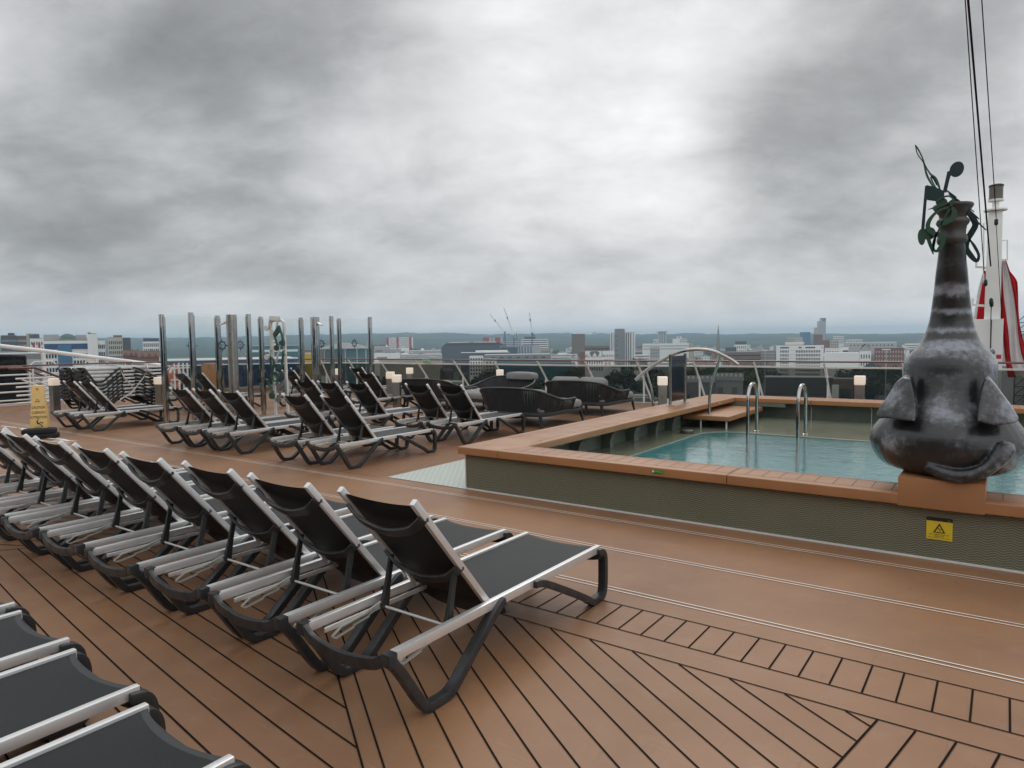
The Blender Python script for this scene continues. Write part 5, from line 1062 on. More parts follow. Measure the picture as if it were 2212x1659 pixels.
def wins(s, nx, nz, xf=(.05, .95), zf=(.3, .95), fw=.6, fh=.5, mk='win', nm='window'):
    cw, chh = s.w*(xf[1]-xf[0])/nx, s.H*(zf[1]-zf[0])/nz
    for j in range(nz):
        for i in range(nx):
            cx, cz = -s.w/2+s.w*xf[0]+cw*(i+.5), s.H*zf[0]+chh*(j+.5); block(nm, mk, s.root, (cx-cw*fw/2, -.15, cz-chh*fh/2), (cx+cw*fw/2, .2, cz+chh*fh/2))
def bands(s, nz, zf=(.3, .95), fh=.45, mk='win', xf=(.02, .98), nm='window_band'):
    chh = s.H*(zf[1]-zf[0])/nz
    for j in range(nz):
        cz = s.H*zf[0]+chh*(j+.5); block(nm, mk, s.root, (-s.w/2+s.w*xf[0], -.15, cz-chh*fh/2), (-s.w/2+s.w*xf[1], .2, cz+chh*fh/2))
def fins(s, xs, fw, mk, zf=(0, 1), nm='pier'):
    for x in xs: block(nm, mk, s.root, (-s.w/2+s.w*(x-fw/2), -.22, s.H*zf[0]), (-s.w/2+s.w*(x+fw/2), .2, s.H*zf[1]))
def addblock(s, nm, mk, xa, xb, za, zb, ya=None, yb=None): return block(nm, mk, s.root, (-s.w/2+s.w*xa, s.d*.15 if ya is None else ya, za), (-s.w/2+s.w*xb, s.d*.85 if yb is None else yb, zb))

# --- left part of the skyline
s = bld('dark grey office block at the far left of the skyline', 1, 37, 725, 700, 18, 'dark'); bands(s, 4, (.6, .96), .35, 'midgrey'); addblock(s, 'plant_room', 'dark', .45, .85, s.H, s.H+2.2)
s = bld('brown grey stepped office wing beside the dark block', 37, 57, 726, 715, 16, 'brown'); bands(s, 5, (.55, .96), .4, 'grey')
s = bld('beige slab tower behind the white flats on the left', 56, 84, 721.5, 760, 14, 'palestone'); fins(s, [.25, .75], .10, 'midgrey'); bands(s, 6, (.5, .95), .25, 'win', (.3, .7))
s = bld('white flats with a dark blue top and small red panels', 64, 94, 731.5, 640, 14, 'white'); wins(s, 5, 4, (.05, .95), (.6, .97), .45, .5); addblock(s, 'penthouse', 'slate', .0, .72, s.H+.3, s.H+3.2)
for xf in (.18, .58): addblock(s, 'red_panel', 'red', xf, xf+.16, s.H*.86, s.H*.93, -.3, 0)
s = bld('big white and blue office building with a green arched roof sign', 94, 190, 736, 430, 22, 'white'); wins(s, 4, 5, (.02, .28), (.45, .86), .62, .6); wins(s, 5, 5, (.64, .99), (.45, .86), .62, .6); addblock(s, 'blue_glass_bay', 'gblue', .30, .62, s.H*.3, s.H*.955, -.5, 0); addblock(s, 'blue_fascia', 'blue', .01, .99, s.H*.90, s.H*.965, -.35, 0)
addblock(s, 'roof_plant', 'grey', .0, .34, s.H+.36, s.H+3.3); addblock(s, 'roof_plant', 'grey', .72, .97, s.H+.36, s.H+3.1)
q = MB(); a_, b2_ = -s.w/2+s.w*.355, -s.w/2+s.w*.725; q.prism([(a_, s.H+.36), (b2_, s.H+.36), (b2_, s.H+2.2)]+[(b2_+(a_-b2_)*i/10, s.H+2.2+1.5*math.sin(math.pi*i/10)) for i in range(1, 10)]+[(a_, s.H+2.2)], (0, 6, 0), X_, Z_, 9); q.build('arched_roof_room', W['green'], s.root)
text('Quilter', 1.7, ((a_+b2_)/2, 1.45, s.H+1.75), X_, Z_, M['sign_green'], parent=s.root, ext=.02)
s = bld('blank white lift tower beside the blue and white offices', 188, 210, 721.5, 428, 12, 'white', cat='tower'); addblock(s, 'antenna', 'midgrey', .05, .35, s.H+.5, s.H+.9)
s = bld('white gridded wing with rows of dark square windows', 210.5, 226.5, 735.5, 432, 18, 'white'); wins(s, 4, 6, (.04, .98), (.42, .97), .62, .55)
s = bld('brown stepped flats with a dark grey side', 232, 264, 729, 700, 16, 'palestone'); wins(s, 7, 5, (.05, .97), (.5, .95), .5, .6); addblock(s, 'roof_step', 'brown', .4, 1.0, s.H+.36, s.H+2)
s = bld('plain dark grey slab next to the brown stepped flats', 264.5, 282, 730, 702, 16, 'dark')
s = bld('white and charcoal flats just left of the glass screen', 308, 344, 738, 600, 16, 'white'); wins(s, 8, 5, (.02, .98), (.50, .99), .5, .62); addblock(s, 'set_back_floor', 'slate', .04, .98, s.H+.36, s.H+2.6)
for a, b2, yt, D, lb in ((266, 300, 757, 520, 'red tiled terrace roof below the brown flats'), (300, 344, 759, 500, 'long red brown terrace with small gables left of the glass screen')):
    s = bld(lb, a, b2, yt+13, D, 10, 'brick', 'terrace_house', 'terrace', roof=None)
    q = MB(); q.prism([(-.5, 0), (s.d+.5, 0), (s.d/2, 4.2)], (0, 0, s.H), Y_, Z_, s.w+1); q.build('roof', W['tile'], s.root)
    for i in range(3): f = (i+.5)/3; q = MB(); q.prism([(-1.6, 0), (1.6, 0), (0, 2.8)], (-s.w/2+s.w*f, 1.0, s.H+.2), X_, Z_, 3.2); q.build('gable', W['brick'], s.root); addblock(s, 'chimney', 'brick', f+.1, f+.13, s.H+2, s.H+5.5, 4, 5.5)
s = bld('long flat roofed shed with white roof edge at the far left', -20, 92, 765, 300, 30, 'midgrey', roof='pale'); bands(s, 1, (.86, .96), .8, 'grey')
s = bld('blue warehouse behind the port rail and the glass screen', 345, 642, 778, 330, 40, 'blue', 'warehouse', roof='pale'); fins(s, [.1+.1*i for i in range(9)], .004, 'slate')
s = bld('small yellow shed seen between the glass posts', 657, 674, 764, 335, 8, 'yellow', 'shed', 'shed', roof='pale')
s = bld('teal and white striped long building behind the first shower', 540, 645, 747, 620, 20, 'teal', roof='pale'); bands(s, 3, (.45, .98), .28, 'white')
s = bld('white flats block behind the note sculpture', 588, 598, 734, 900, 10, 'white'); bands(s, 5, (.5, .97), .4, 'midgrey')
s = bld('low pale brown building right of the yellow shed', 655, 700, 756, 700, 15, 'brown')
# station hall with a bowed roof
s = bld('wide glazed hall with a bowed pale roof', 694, 796, 750, 720, 40, 'teal', 'hall', 'hall', roof=None)
q = MB(); n = 16; q.prism([(-s.w*.52, -1.5)]+[(-s.w*.52+s.w*1.04*i/n, 5.2*math.sin(math.pi*i/n)-.6) for i in range(n+1)]+[(s.w*.52, -1.5)], (0, s.d/2-2, s.H), X_, Z_, s.d+3); q.build('roof', W['pale'], s.root, smooth=40)
for x in (.06, .25, .5, .75, .94): q = MB(); q.bar([(-s.w/2+s.w*x, -.6, 0), (-s.w/2+s.w*x, -.6, s.H-3), (-s.w/2+s.w*(x+.06), -.9, s.H-.6)], .9, .5, up=(0, 1, 0)); q.bar([(-s.w/2+s.w*x, -.6, s.H-3), (-s.w/2+s.w*(x-.06), -.9, s.H-.6)], .7, .5, up=(0, 1, 0)); q.build('column', W['pale'], s.root)
s = bld('orange brown building beside the bowed hall roof', 791, 802, 737, 1150, 14, 'beige'); s = bld('low red brick range left of the white and red flats', 800, 836, 745, 1300, 14, 'brick'); bands(s, 1, (.8, .95), .5, 'win')
# white and red flats
s = bld('white flats slab with three red vertical stripes', 835, 892, 729, 1500, 18, 'white'); wins(s, 5, 6, (.11, .36), (.45, .98), .75, .38); wins(s, 7, 6, (.46, .84), (.45, .98), .75, .38)
for a, b2 in ((0, .085), (.37, .455), (.85, .94)): addblock(s, 'red_stripe', 'red', a, b2, 0, s.H+.5, -.6, 0)
for x0, x1, yt, D, d, wl, lb in ((808, 843, 749.5, 800, 24, 'grey', 'pale grey industrial roof nearest the bowed hall'), (843, 866, 754, 780, 20, 'grey', 'low grey box roof below the white and red flats'), (864, 884, 753, 820, 18, 'white', 'pale square roof house among the industrial roofs'), (884, 953, 757.5, 800, 26, 'grey', 'long low grey works with roof vents'), (808, 864, 764, 640, 16, 'white', 'front low white works left of the exit sign'), (864, 955, 766, 650, 18, 'grey', 'front low grey works above the exit sign'), (820, 950, 776, 560, 14, 'beige', 'low beige wall of works just over the second rail')):
    s = bld(lb, x0, x1, yt, D, d, wl, 'works_building', roof='pale' if wl != 'beige' else 'roofgrey'); bands(s, 1, (.80, .95), .35, 'midgrey', (.1, .5))
    for i in range(rc.randint(2, 4)): f = rc.uniform(.05, .85); addblock(s, 'roof_unit', rc.choice(['grey', 'white', 'midgrey']), f, f+rc.uniform(.05, .14), s.H+.36, s.H+rc.uniform(1.2, 2.4))
# big slate hall
s = bld('huge slate blue windowless hall with a pale roof', 954, 1080, 747.5, 930, 60, 'slate', 'shopping_hall', 'hall', roof=None); bands(s, 9, (.55, .99), .12, 'dark')
q = MB(); q.prism([(-s.w*.5, 0), (s.w*.62, 0), (s.w*.48, 4.6), (-s.w*.42, 4.6)], (0, s.d*.55, s.H-.1), X_, Z_, s.d*.8); q.build('roof', W['roofdark'], s.root); block('skylight', 'pale', s.root, (-s.w*.38, 8, s.H+4.3), (-s.w*.02, 40, s.H+5.6)); block('skylight', 'pale', s.root, (s.w*.05, 8, s.H+4.3), (s.w*.44, 40, s.H+5.6))
s = bld('lower slate blue end of the huge hall', 1080.5, 1116, 751, 940, 50, 'slate', 'shopping_hall', 'hall', roof='roofdark')
s = bld('blue grey hotel with one row of small windows and pale roof plant', 995, 1102, 762, 700, 20, 'midgrey', roof='pale'); s.wall.data = umesh('slate'); wins(s, 16, 1, (.18, .98), (.80, .93), .42, .75); addblock(s, 'roof_plant', 'white', .30, .95, s.H+.36, s.H+2.2)
s = bld('white and black chequered flats below the blue grey hotel', 1014, 1044, 770, 560, 14, 'white', roof='grey'); wins(s, 5, 5, (.02, .98), (.45, .98), .5, .55)
s = bld('grey flats with dark window squares right of the chequered flats', 1046, 1073, 776, 560, 14, 'palestone'); wins(s, 3, 4, (.1, .9), (.5, .95), .5, .5)
s = bld('long grey flat roof across the middle of the town', 1045, 1190, 766.5, 650, 30, 'midgrey', roof='grey'); wins(s, 7, 1, (.08, .95), (.86, .96), .45, .5, 'winblue')
s = bld('long low teal glass building just above the second rail', 1073, 1234, 778.5, 560, 20, 'teal', roof='slate'); bands(s, 2, (.72, .98), .22, 'midgrey')
s = bld('red and grey flats under the cranes', 1043, 1088, 729, 1450, 16, 'red'); fins(s, [.36, .52, .9], .12, 'grey'); wins(s, 9, 6, (.04, .98), (.5, .98), .3, .45)
s = bld('concrete frame under construction below the cranes', 1080, 1126, 737, 1350, 16, 'grey'); bands(s, 4, (.6, .97), .3, 'winblue')
s = bld('white office block with dark bands and dark top floor', 1127, 1184, 732.5, 1250, 30, 'white'); bands(s, 7, (.35, .99), .45, 'dark'); addblock(s, 'dark_top', 'dark', .10, .52, s.H+.36, s.H+4.5, 3, 24)
s = bld('grey block with vertical blue piers below the striped offices', 1112, 1165, 747, 1000, 20, 'grey'); fins(s, [.1, .2, .3, .42, .54, .66], .04, 'blue', (.3, 1)); s = bld('beige low houses right of the striped offices', 1168, 1190, 754, 1000, 14, 'beige'); wins(s, 5, 2, (.05, .95), (.6, .95), .4, .5)
# tower cranes
def crane(label, bx, by, hx, hy, tx, ty, cx_, cy_, D):
    base = at_d(bx, by, D); head = at_d(hx, hy, D); tip = at_d(tx, ty, D); ctr = at_d(cx_, cy_, D); t = empty('tower_crane', (base.x, base.y, GZ), 0, label, 'crane', 'luffing tower cranes'); O = Vector((base.x, base.y, GZ))
    def truss(a, b2, w_, mk, nm):
        a, b2 = a-O, b2-O; q = MB(); dd = (b2-a).normalized(); sdv = dd.cross(Vector((.3, .9, .1))).normalized(); up2 = sdv.cross(dd); n = max(6, int((b2-a).length/(w_*1.3))); c4 = [sdv*w_/2+up2*w_/2, -sdv*w_/2+up2*w_/2, -sdv*w_/2-up2*w_/2, sdv*w_/2-up2*w_/2]
        for c in c4: q.bar([a+c, b2+c], .30, .30, up=tuple(sdv))
        for i in range(n):
            p0, p1 = a.lerp(b2, i/n), a.lerp(b2, (i+1)/n)
            for k_ in range(4): q.bar([p0+c4[k_], p1+c4[(k_+1+i % 2) % 4]], .16, .16, up=tuple(sdv))
        q.build(nm, W[mk], t)
    truss(Vector((head.x, head.y, GZ)), head, 1.8, 'blue', 'mast'); truss(head, tip, 1.5, 'white', 'jib'); truss(head, ctr, 1.6, 'white', 'counter_jib')
    q = MB(); c = ctr-O; q.box(c, (3, 2, 2.4)); q.build('counterweight', W['dark'], t); c = head-O; q = MB(); q.box(c+Vector((0, 0, 1)), (2.4, 2.4, 3)); q.build('cab', W['blue'], t)
    md_ = head.lerp(tip, .66); q = MB(); q.box(md_-O, (1.9, 1.9, 4)); q.build('jib_joint', W['dark'], t)
crane('white crane with its jib leaning left over the red flats', 1090, 735, 1090.5, 719, 1058.5, 679, 1098.5, 722, 1350); crane('tall crane with a steep white jib, middle one of three', 1107, 744, 1110, 727, 1089, 666, 1114, 731, 1300); crane('thin near upright crane in front of the striped offices', 1148, 764, 1149.5, 722, 1143.5, 675, 1152, 724, 1150)
def spire(label, x, yt, yb, w, D, mk='palestone'):
    A = at_d(x, yt, D); B = at_d(x, yb, D); t = empty('church_spire', (B.x, B.y, GZ), R_(rc.uniform(0, 40)), label, 'church spire'); r = w/FPX*D/2; q = MB(); q.lathe([(r, B.z-GZ), (r*.62, B.z-GZ+(A.z-B.z)*.42), (.25, A.z-GZ-1), (.02, A.z-GZ)], n=8); q.build('spire', M['stone'], t)
    q = MB(); q.span((-r*1.05, -r*1.05, 0), (r*1.05, r*1.05, B.z-GZ)); q.build('tower', M['stone'], t); q = MB(); q.box((0, 0, A.z-GZ+.6), (.25, .25, 1.6)); q.build('finial', W['dark'], t)
spire('small grey church spire left of the striped offices', 1116, 716, 737, 7, 1600); spire('tall slender stone church spire standing above the hills', 1551.5, 700.5, 748, 7.5, 1300)
# --- middle
s = bld('brown brick tower block standing alone in the middle', 1235, 1263.5, 722, 1100, 20, 'brick'); s.wall.data = umesh('brown'); wins(s, 8, 12, (.04, .98), (.25, .96), .42, .42, 'midgrey')
for a, b2, yt, lb in ((1206, 1217.5, 719, 'left pale block on the far hill top'), (1219, 1229.5, 718, 'middle pale block on the far hill top'), (1279, 1289.5, 718, 'right pale block on the far hill top')): s = bld(lb, a, b2, yt, 4600, 40, 'grey', group='pale blocks on the hill top'); bands(s, 3, (.6, .97), .3, 'midgrey')
s = bld('tall grey tower block with a column of balconies', 1327.5, 1350, 714.5, 900, 16, 'midgrey', cat='tower'); wins(s, 1, 6, (.10, .30), (.2, .93), .9, .16); addblock(s, 'roof_room', 'midgrey', .0, .98, s.H+.4, s.H+2.6)
for i in range(14): block('balcony', 'grey', s.root, (s.w*.40, -1.4, s.H*(.12+.06*i)), (s.w*.54, .0, s.H*(.12+.06*i)+.9))
s = bld('narrow white slab left of the tall grey tower', 1318, 1327, 720, 905, 16, 'white'); fins(s, [.35], .2, 'midgrey'); s = bld('white and dark striped slab right of the tall grey tower', 1350.5, 1372, 718, 910, 16, 'white'); fins(s, [.12, .34, .56], .09, 'slate', (0, .99)); fins(s, [.82], .05, 'dark')
s = bld('slim pale tower with a slanted roof on the right of centre', 1421, 1440, 717, 1700, 18, 'grey', cat='tower'); fins(s, [.25, .5, .78], .07, 'winblue'); q = MB(); q.prism([(-s.w*.62, 0), (s.w*.68, 1.6), (s.w*.66, 2.8), (-s.w*.62, 1.0)], (0, 6, s.H), X_, Z_, 18); q.build('slanted_roof', W['grey'], s.root)
s = bld('low white block at the foot of the slim pale tower', 1411, 1422, 733, 1650, 14, 'white'); bands(s, 3, (.6, .95), .4)
s = bld('stepped white hotel with a red square sign', 1453, 1484, 731.5, 1400, 20, 'white', 'hotel', 'hotel'); bands(s, 4, (.62, .98), .45, 'midgrey', (.5, .99)); addblock(s, 'stair_tower', 'white', .28, .62, s.H, s.H+4.5, -.5, 8); block('red_sign', 'red', s.root, (-s.w*.10, -.8, s.H+1.2), (s.w*.0, -.5, s.H+3.4))
s = bld('long pale office range below the hotel', 1388, 1492, 742.5, 1150, 20, 'white', roof='pale'); bands(s, 2, (.66, .96), .4, 'grey'); s = bld('pale blocks with arched windows below the slim tower', 1404, 1425, 751, 900, 14, 'grey'); wins(s, 5, 3, (.05, .95), (.55, .95), .4, .5); s = bld('beige end block right of the pale office range', 1488, 1498, 741, 1120, 14, 'beige')
s = bld('white long house range behind the gabled villa', 1264, 1327, 758.5, 760, 14, 'white', roof='roofgrey'); wins(s, 9, 2, (.45, .98), (.55, .9), .35, .45)
s = bld('red brick block left of the white house range', 1252, 1265, 759, 760, 12, 'brick'); s = bld('brown long block behind the brick tower', 1262, 1316, 747, 1000, 16, 'brown'); bands(s, 2, (.6, .94), .35, 'win')
def villa(label, x0, x1, yeave, D, d, wl, rf, rise, nw):
    s = bld(label, x0, x1, yeave, D, d, wl, 'house', 'house', roof=None); q = MB(); w2, d2 = s.w/2+.5, s.d+.5
    q.add([(-w2, -.5, 0), (w2, -.5, 0), (w2, d2, 0), (-w2, d2, 0), (-w2+d2/2, d2/2, rise), (w2-d2/2, d2/2, rise)], [(3, 2, 1, 0), (0, 1, 5, 4), (1, 2, 5), (2, 3, 4, 5), (3, 0, 4)]); o = q.build('roof', W[rf], s.root); o.location.z = s.H; wins(s, nw, 2, (.05, .95), (.45, .92), .4, .55); return s
s = villa('white villa with a dark hipped roof and gables above the notice sign', 1264, 1305, 770, 620, 12, 'white', 'roofdark', 4.5, 7)
for f in (.2, .5, .8): q = MB(); q.prism([(-2.2, 0), (2.2, 0), (0, 3.6)], (-s.w/2+s.w*f, 1.2, s.H-.2), X_, Z_, 3); q.build('gable', W['white'], s.root); addblock(s, 'chimney', 'brown', f+.08, f+.11, s.H+2, s.H+6, 5, 6.2)
villa('small white house with a grey hipped roof on the right', 1857, 1882, 757, 700, 12, 'white', 'roofgrey', 6, 4)
# --- right
s = bld('white building with a blue top floor right of the stone spire', 1586, 1613, 744.5, 1000, 16, 'white'); wins(s, 6, 2, (.05, .95), (.6, .97), .4, .6); addblock(s, 'blue_top', 'slate', .08, .98, s.H+.36, s.H+4.6)
s = bld('dark blue box building in front of the stone spire', 1567, 1591, 750.5, 800, 16, 'slate'); s = bld('long brown grey range with dark window strips', 1562, 1644, 761, 760, 18, 'brown'); bands(s, 2, (.6, .95), .3, 'win')
A = at_d(1643.5, 757, 850); t = empty('pyramid_roof', (A.x, A.y, GZ), .5, 'pale blue pyramid roof on a small pavilion', 'pavilion'); r_ = 3.4; hb = A.z-GZ; q = MB(); q.lathe([(r_*1.3, hb), (.05, hb+8)], n=4); q.build('roof', pm('pale_blue_metal', (.22, .28, .36), .5), t); q = MB(); q.lathe([(r_, 0), (r_, hb)], n=8); q.build('wall', W['grey'], t)
s = bld('grey round ended block next to the pyramid roof', 1626, 1640, 754, 830, 12, 'palestone'); s = bld('grey ribbed block right of the pyramid roof', 1634, 1675, 758, 780, 16, 'midgrey'); bands(s, 3, (.6, .96), .3, 'grey')
# the white apartment slab
s = bld('large white apartment slab with grids of dark windows', 1676.8, 1779.3, 745.8, 680, 16, 'white', 'apartment_block', 'building', roof='roofdark')
zrow = [(.80, .84), (.69, .735), (.585, .63), (.48, .525), (.375, .42), (.27, .315), (.165, .21), (.06, .105)]
def wrow(za, zb, xa, xb, n):
    cw = (xb-xa)/n
    for i in range(n): block('window', 'win', s.root, (-s.w/2+s.w*(xa+cw*(i+.06)), -.12, s.H*za), (-s.w/2+s.w*(xa+cw*(i+.94)), .2, s.H*zb))
for i in range(8):
    za = s.H*0+.925-.105*(i+1)+.028; zb = za+.062
    if i == 0: pass
    wrow(za-.05, zb-.05, .082, .275, 2); wrow(za-.05, zb-.05, .415, .935, 5); wrow(za-.05, zb-.05, .012, .065, 1) if False else None
    block('sill_line', 'grey', s.root, (-s.w/2+s.w*.29, -.1, s.H*(za+.005)), (-s.w/2+s.w*.405, .1, s.H*(za+.012)))
    for xa, xb in ((.08, .277), (.413, .937)):
        block('mullion_band', 'white', s.root, (-s.w/2+s.w*xa, -.2, s.H*(za-.05+.016)), (-s.w/2+s.w*xb, -.121, s.H*(za-.05+.021)))
    for xs_ in [.082+.0965*k/2+.0321*j for k in (0, 2) for j in (1, 2)]+[.415+.104*k+.0347*j for k in range(5) for j in (1, 2)]:
        block('mullion', 'white', s.root, (-s.w/2+s.w*xs_-.22, -.21, s.H*(za-.05)), (-s.w/2+s.w*xs_+.22, -.122, s.H*(zb-.05)))
for xa, xb, n in ((.08, .275, 6), (.475, .545, 2), (.62, .825, 6), (.955, .972, 1)): wrow(.915, .955, xa, xb, n)
addblock(s, 'roof_house', 'white', .19, .57, s.H+.36, s.H+2.8)
s = bld('pale office behind the white slab, upper left', 1696, 1737, 739, 1000, 16, 'white'); bands(s, 1, (.86, .95), .5, 'grey'); s = bld('beige stone office behind the white slab', 1699, 1734, 728.5, 1400, 20, 'palestone'); bands(s, 4, (.55, .95), .25, 'brown', (.0, .45))
s = bld('blue glass box left of the tall tower', 1728, 1751, 717.7, 1750, 24, 'gblue'); bands(s, 7, (.3, .98), .12, 'slate')
s = bld('tall pale residential tower with stepped top', 1765, 1783.5, 694, 1900, 20, 'grey', cat='tower'); wins(s, 3, 14, (.2, .98), (.4, .97), .5, .4, 'midgrey'); addblock(s, 'lower_step', 'grey', -.36, .0, 0, s.H*.80, 2, 16)
s = bld('blue glass tower joined to the pale residential tower', 1771, 1784.2, 687.2, 1930, 22, 'gblue', cat='tower'); bands(s, 14, (.4, .98), .10, 'winblue'); addblock(s, 'pale_edge', 'grey', -.02, .4, s.H*.2, s.H*.975, -.5, 0)
s = bld('red brick block at the foot of the tall tower', 1757, 1777.5, 722.5, 1500, 20, 'brick'); wins(s, 5, 5, (.05, .95), (.5, .95), .4, .4); s = bld('dark red brick block right of the tall tower', 1771, 1793, 735, 1300, 18, 'brick'); wins(s, 5, 3, (.5, .97), (.6, .95), .4, .4)
s = bld('pale new flats on the right with open roof frame', 1800, 1823, 726, 1600, 16, 'white'); bands(s, 4, (.6, .97), .4, 'midgrey'); s = bld('pale flats right of the tall tower', 1793, 1812, 735, 1250, 16, 'palestone'); wins(s, 4, 4, (.05, .95), (.5, .95), .5, .4)
s = bld('white colonnaded top floor range on the right', 1827, 1863, 733.5, 1350, 16, 'white'); wins(s, 10, 1, (.02, .98), (.86, .97), .5, .8, 'winblue'); s = bld('very long grey works hall on the right skyline', 1823, 1937, 740, 1050, 40, 'grey', 'works_building', roof='pale'); wins(s, 12, 1, (.1, .95), (.84, .93), .35, .6)
s = bld('brown brick flats left of the statue', 1889, 1953, 752, 760, 14, 'brick'); wins(s, 10, 3, (.03, .97), (.5, .95), .42, .45, 'grey'); s = bld('white deck car park beside the statue', 1955, 1990, 742, 1000, 20, 'white'); bands(s, 3, (.7, .96), .45, 'midgrey')
s = bld('white row houses behind the white slab, right side', 1782, 1832, 752, 800, 14, 'white', roof='roofgrey'); wins(s, 8, 1, (.04, .96), (.75, .92), .35, .6); s = bld('white block with a glazed corner', 1815, 1833, 750, 720, 14, 'white'); bands(s, 2, (.7, .94), .4, 'win', (.3, .98)); s = bld('low white shed roofs above the handrail on the right', 1780, 1856, 763, 640, 20, 'white', roof='pale')
# sheds and canopy seen through the smoked glass
def shed(label, x0, x1, yeave, D, d, rise, wl='grey'):
    s = bld(label, x0, x1, yeave, D, d, wl, 'shed', 'shed', roof=None); q = MB(); q.prism([(-.6, 0), (s.d+.6, 0), (s.d/2, rise)], (0, 0, s.H), Y_, Z_, s.w+1.2); q.build('roof', W['roofgrey'], s.root)
    for i in range(6): q = MB(); f = (i+.5)/6; q.add([(-s.w/2+s.w*f-s.w*.03, s.d*.08, s.H+rise*.17+.12), (-s.w/2+s.w*f+s.w*.03, s.d*.08, s.H+rise*.17+.12), (-s.w/2+s.w*f+s.w*.03, s.d*.44, s.H+rise*.88+.12), (-s.w/2+s.w*f-s.w*.03, s.d*.44, s.H+rise*.88+.12)], [(0, 1, 2, 3)]); q.build('rooflight', W['pale'], s.root, fix=False)
    for f in (.2, .7): block('roller_door', 'midgrey', s.root, (-s.w/2+s.w*f-s.w*.09, -.2, 0), (-s.w/2+s.w*f+s.w*.09, .1, s.H*.7))
    return s
shed('grey shed with striped pitched roof behind the smoked glass', 1545, 1605, 822, 455, 18, 4.5); shed('older shed with dull pitched roof left of the striped one', 1482, 1544, 826, 450, 16, 4, 'midgrey')
s = bld('long flat dark canopy in front of the white slab', 1650, 1800, 816, 520, 20, 'dark', 'canopy', 'canopy', roof='grey'); s = bld('brown low depot with dark open bays on the right', 1800, 1875, 820, 440, 16, 'brown', 'depot', 'building'); wins(s, 2, 1, (.15, .95), (.05, .7), .8, .9); s = bld('pale low shed through the glass below the right daybed', 1330, 1400, 856, 400, 12, 'grey', 'shed', 'shed', roof='pale')
s = bld('pale sloping shed roof behind the left daybed', 945, 1000, 826, 420, 14, 'grey', 'shed', 'shed', roof='pale'); s = bld('small white cabin on the quay right of the last handrail', 1797, 1812, 833, 425, 4, 'white', 'cabin', 'cabin', roof='pale')
# white harbour structure behind the flag
s = bld('white harbour building seen through the glass under the flag', 2125, 2190, 798, 90, 14, 'grey', 'harbour_building', 'building', base=-40); wins(s, 2, 1, (.35, .6), (.88, .915), .5, .6); block('deck_line', 'white', s.root, (-s.w*.2, -1.0, s.H*.70), (s.w*.5, -.2, s.H*.775)); wins(s, 3, 1, (.5, .95), (.715, .745), .35, .7)
A = at_d(2208, 676, 60); t = empty('lattice_mast', (A.x, A.y, GZ), 0, 'black and yellow lattice mast at the right edge', 'lattice mast'); hA = A.z-GZ; q = MB()
for sx, sy in ((-.3, -.3), (.3, -.3), (.3, .3), (-.3, .3)): q.bar([(sx, sy, hA-9), (sx, sy, hA)], .07, .07, up=(0, 1, 0))
for i in range(14): z = hA-9+i*.64; q.bar([(-.3, -.3, z), (.3, -.3, z+.64)], .05, .05, up=(0, 1, 0)); q.bar([(.3, -.3, z), (-.3, -.3, z)], .05, .05, up=(0, 1, 0))
q.build('lattice', W['dark'], t); q = MB(); q.span((-.35, -.42, hA-2.9), (.35, -.32, hA-2.0)); q.build('yellow_panel', W['yellow'], t); q = MB(); q.span((-.5, -.5, -10), (.5, .5, hA-8.8)) if False else q.span((-.3, -.3, 0), (.3, .3, hA-8.9)); q.build('foot', W['dark'], t)
# lamp posts
def post(px, yt, D, lb):
    A = at_d(px, yt, D); t = empty('lamp_post', (A.x, A.y, GZ), 0, lb, 'lamp post', 'tall street lamp posts'); H = A.z-GZ; q = MB(); q.bar([(0, 0, 0), (0, 0, H)], .34, .34, up=(0, 1, 0)); q.build('pole', W['grey'], t); q = MB(); q.box((0, 0, H), (3.2, .5, .4)); q.build('lamp_head', W['white'], t)
post(1653, 757, 380, 'tall grey lamp post left of the white apartment slab'); post(1914.5, 755, 330, 'tall lamp post with crossed head left of the statue'); post(1957, 750, 420, 'tall lamp post just left of the statue'); post(1807, 790, 500, 'short lamp post right of the white apartment slab')

# --- trees: a few crowns made of leaf clumps, many copies
def tree_proto(seed, tall, cols):
    r = random.Random(seed); q = MB(); lumps = []
    for i in range(11): a = r.uniform(0, 6.283); rad = r.uniform(.1, .62); lumps.append((Vector((rad*math.cos(a), rad*math.sin(a), r.uniform(.38, .95)*tall)), r.uniform(.24, .42)))
    for c, s_ in lumps:
        for k_ in range(62):
            d = Vector((r.gauss(0, 1), r.gauss(0, 1), r.gauss(0, .8))).normalized()*s_*r.uniform(.72, 1.08); p = c+d; n_ = (d.normalized()+Vector((r.uniform(-.6, .6), r.uniform(-.6, .6), r.uniform(-.3, .9)))).normalized(); a = n_.orthogonal().normalized(); b2 = n_.cross(a); h = r.uniform(.045, .095); q.add([p-a*h-b2*h, p+a*h-b2*h*.7, p+a*h*.8+b2*h, p-a*h*.7+b2*h*.9], [(0, 1, 2, 3)], r.choice((0, 0, 1)))
    crown = q.mesh('crown', cols, fix=False); q = MB(); q.tube([(0, 0, 0), (.01, 0, tall*.35), (.03, .02, tall*.7)], .05, 7, scales=[1.2, .9, .4], up=(0, 1, 0))
    for i in range(4): c = lumps[i][0]; q.tube([(.01, 0, tall*.3), tuple(c)], .025, 5, scales=[1, .4], up=(0, 1, 0))
    return crown, q.mesh('trunk', [M['bark']])
M['bark'] = pm('bark', (.07, .05, .035), .9)
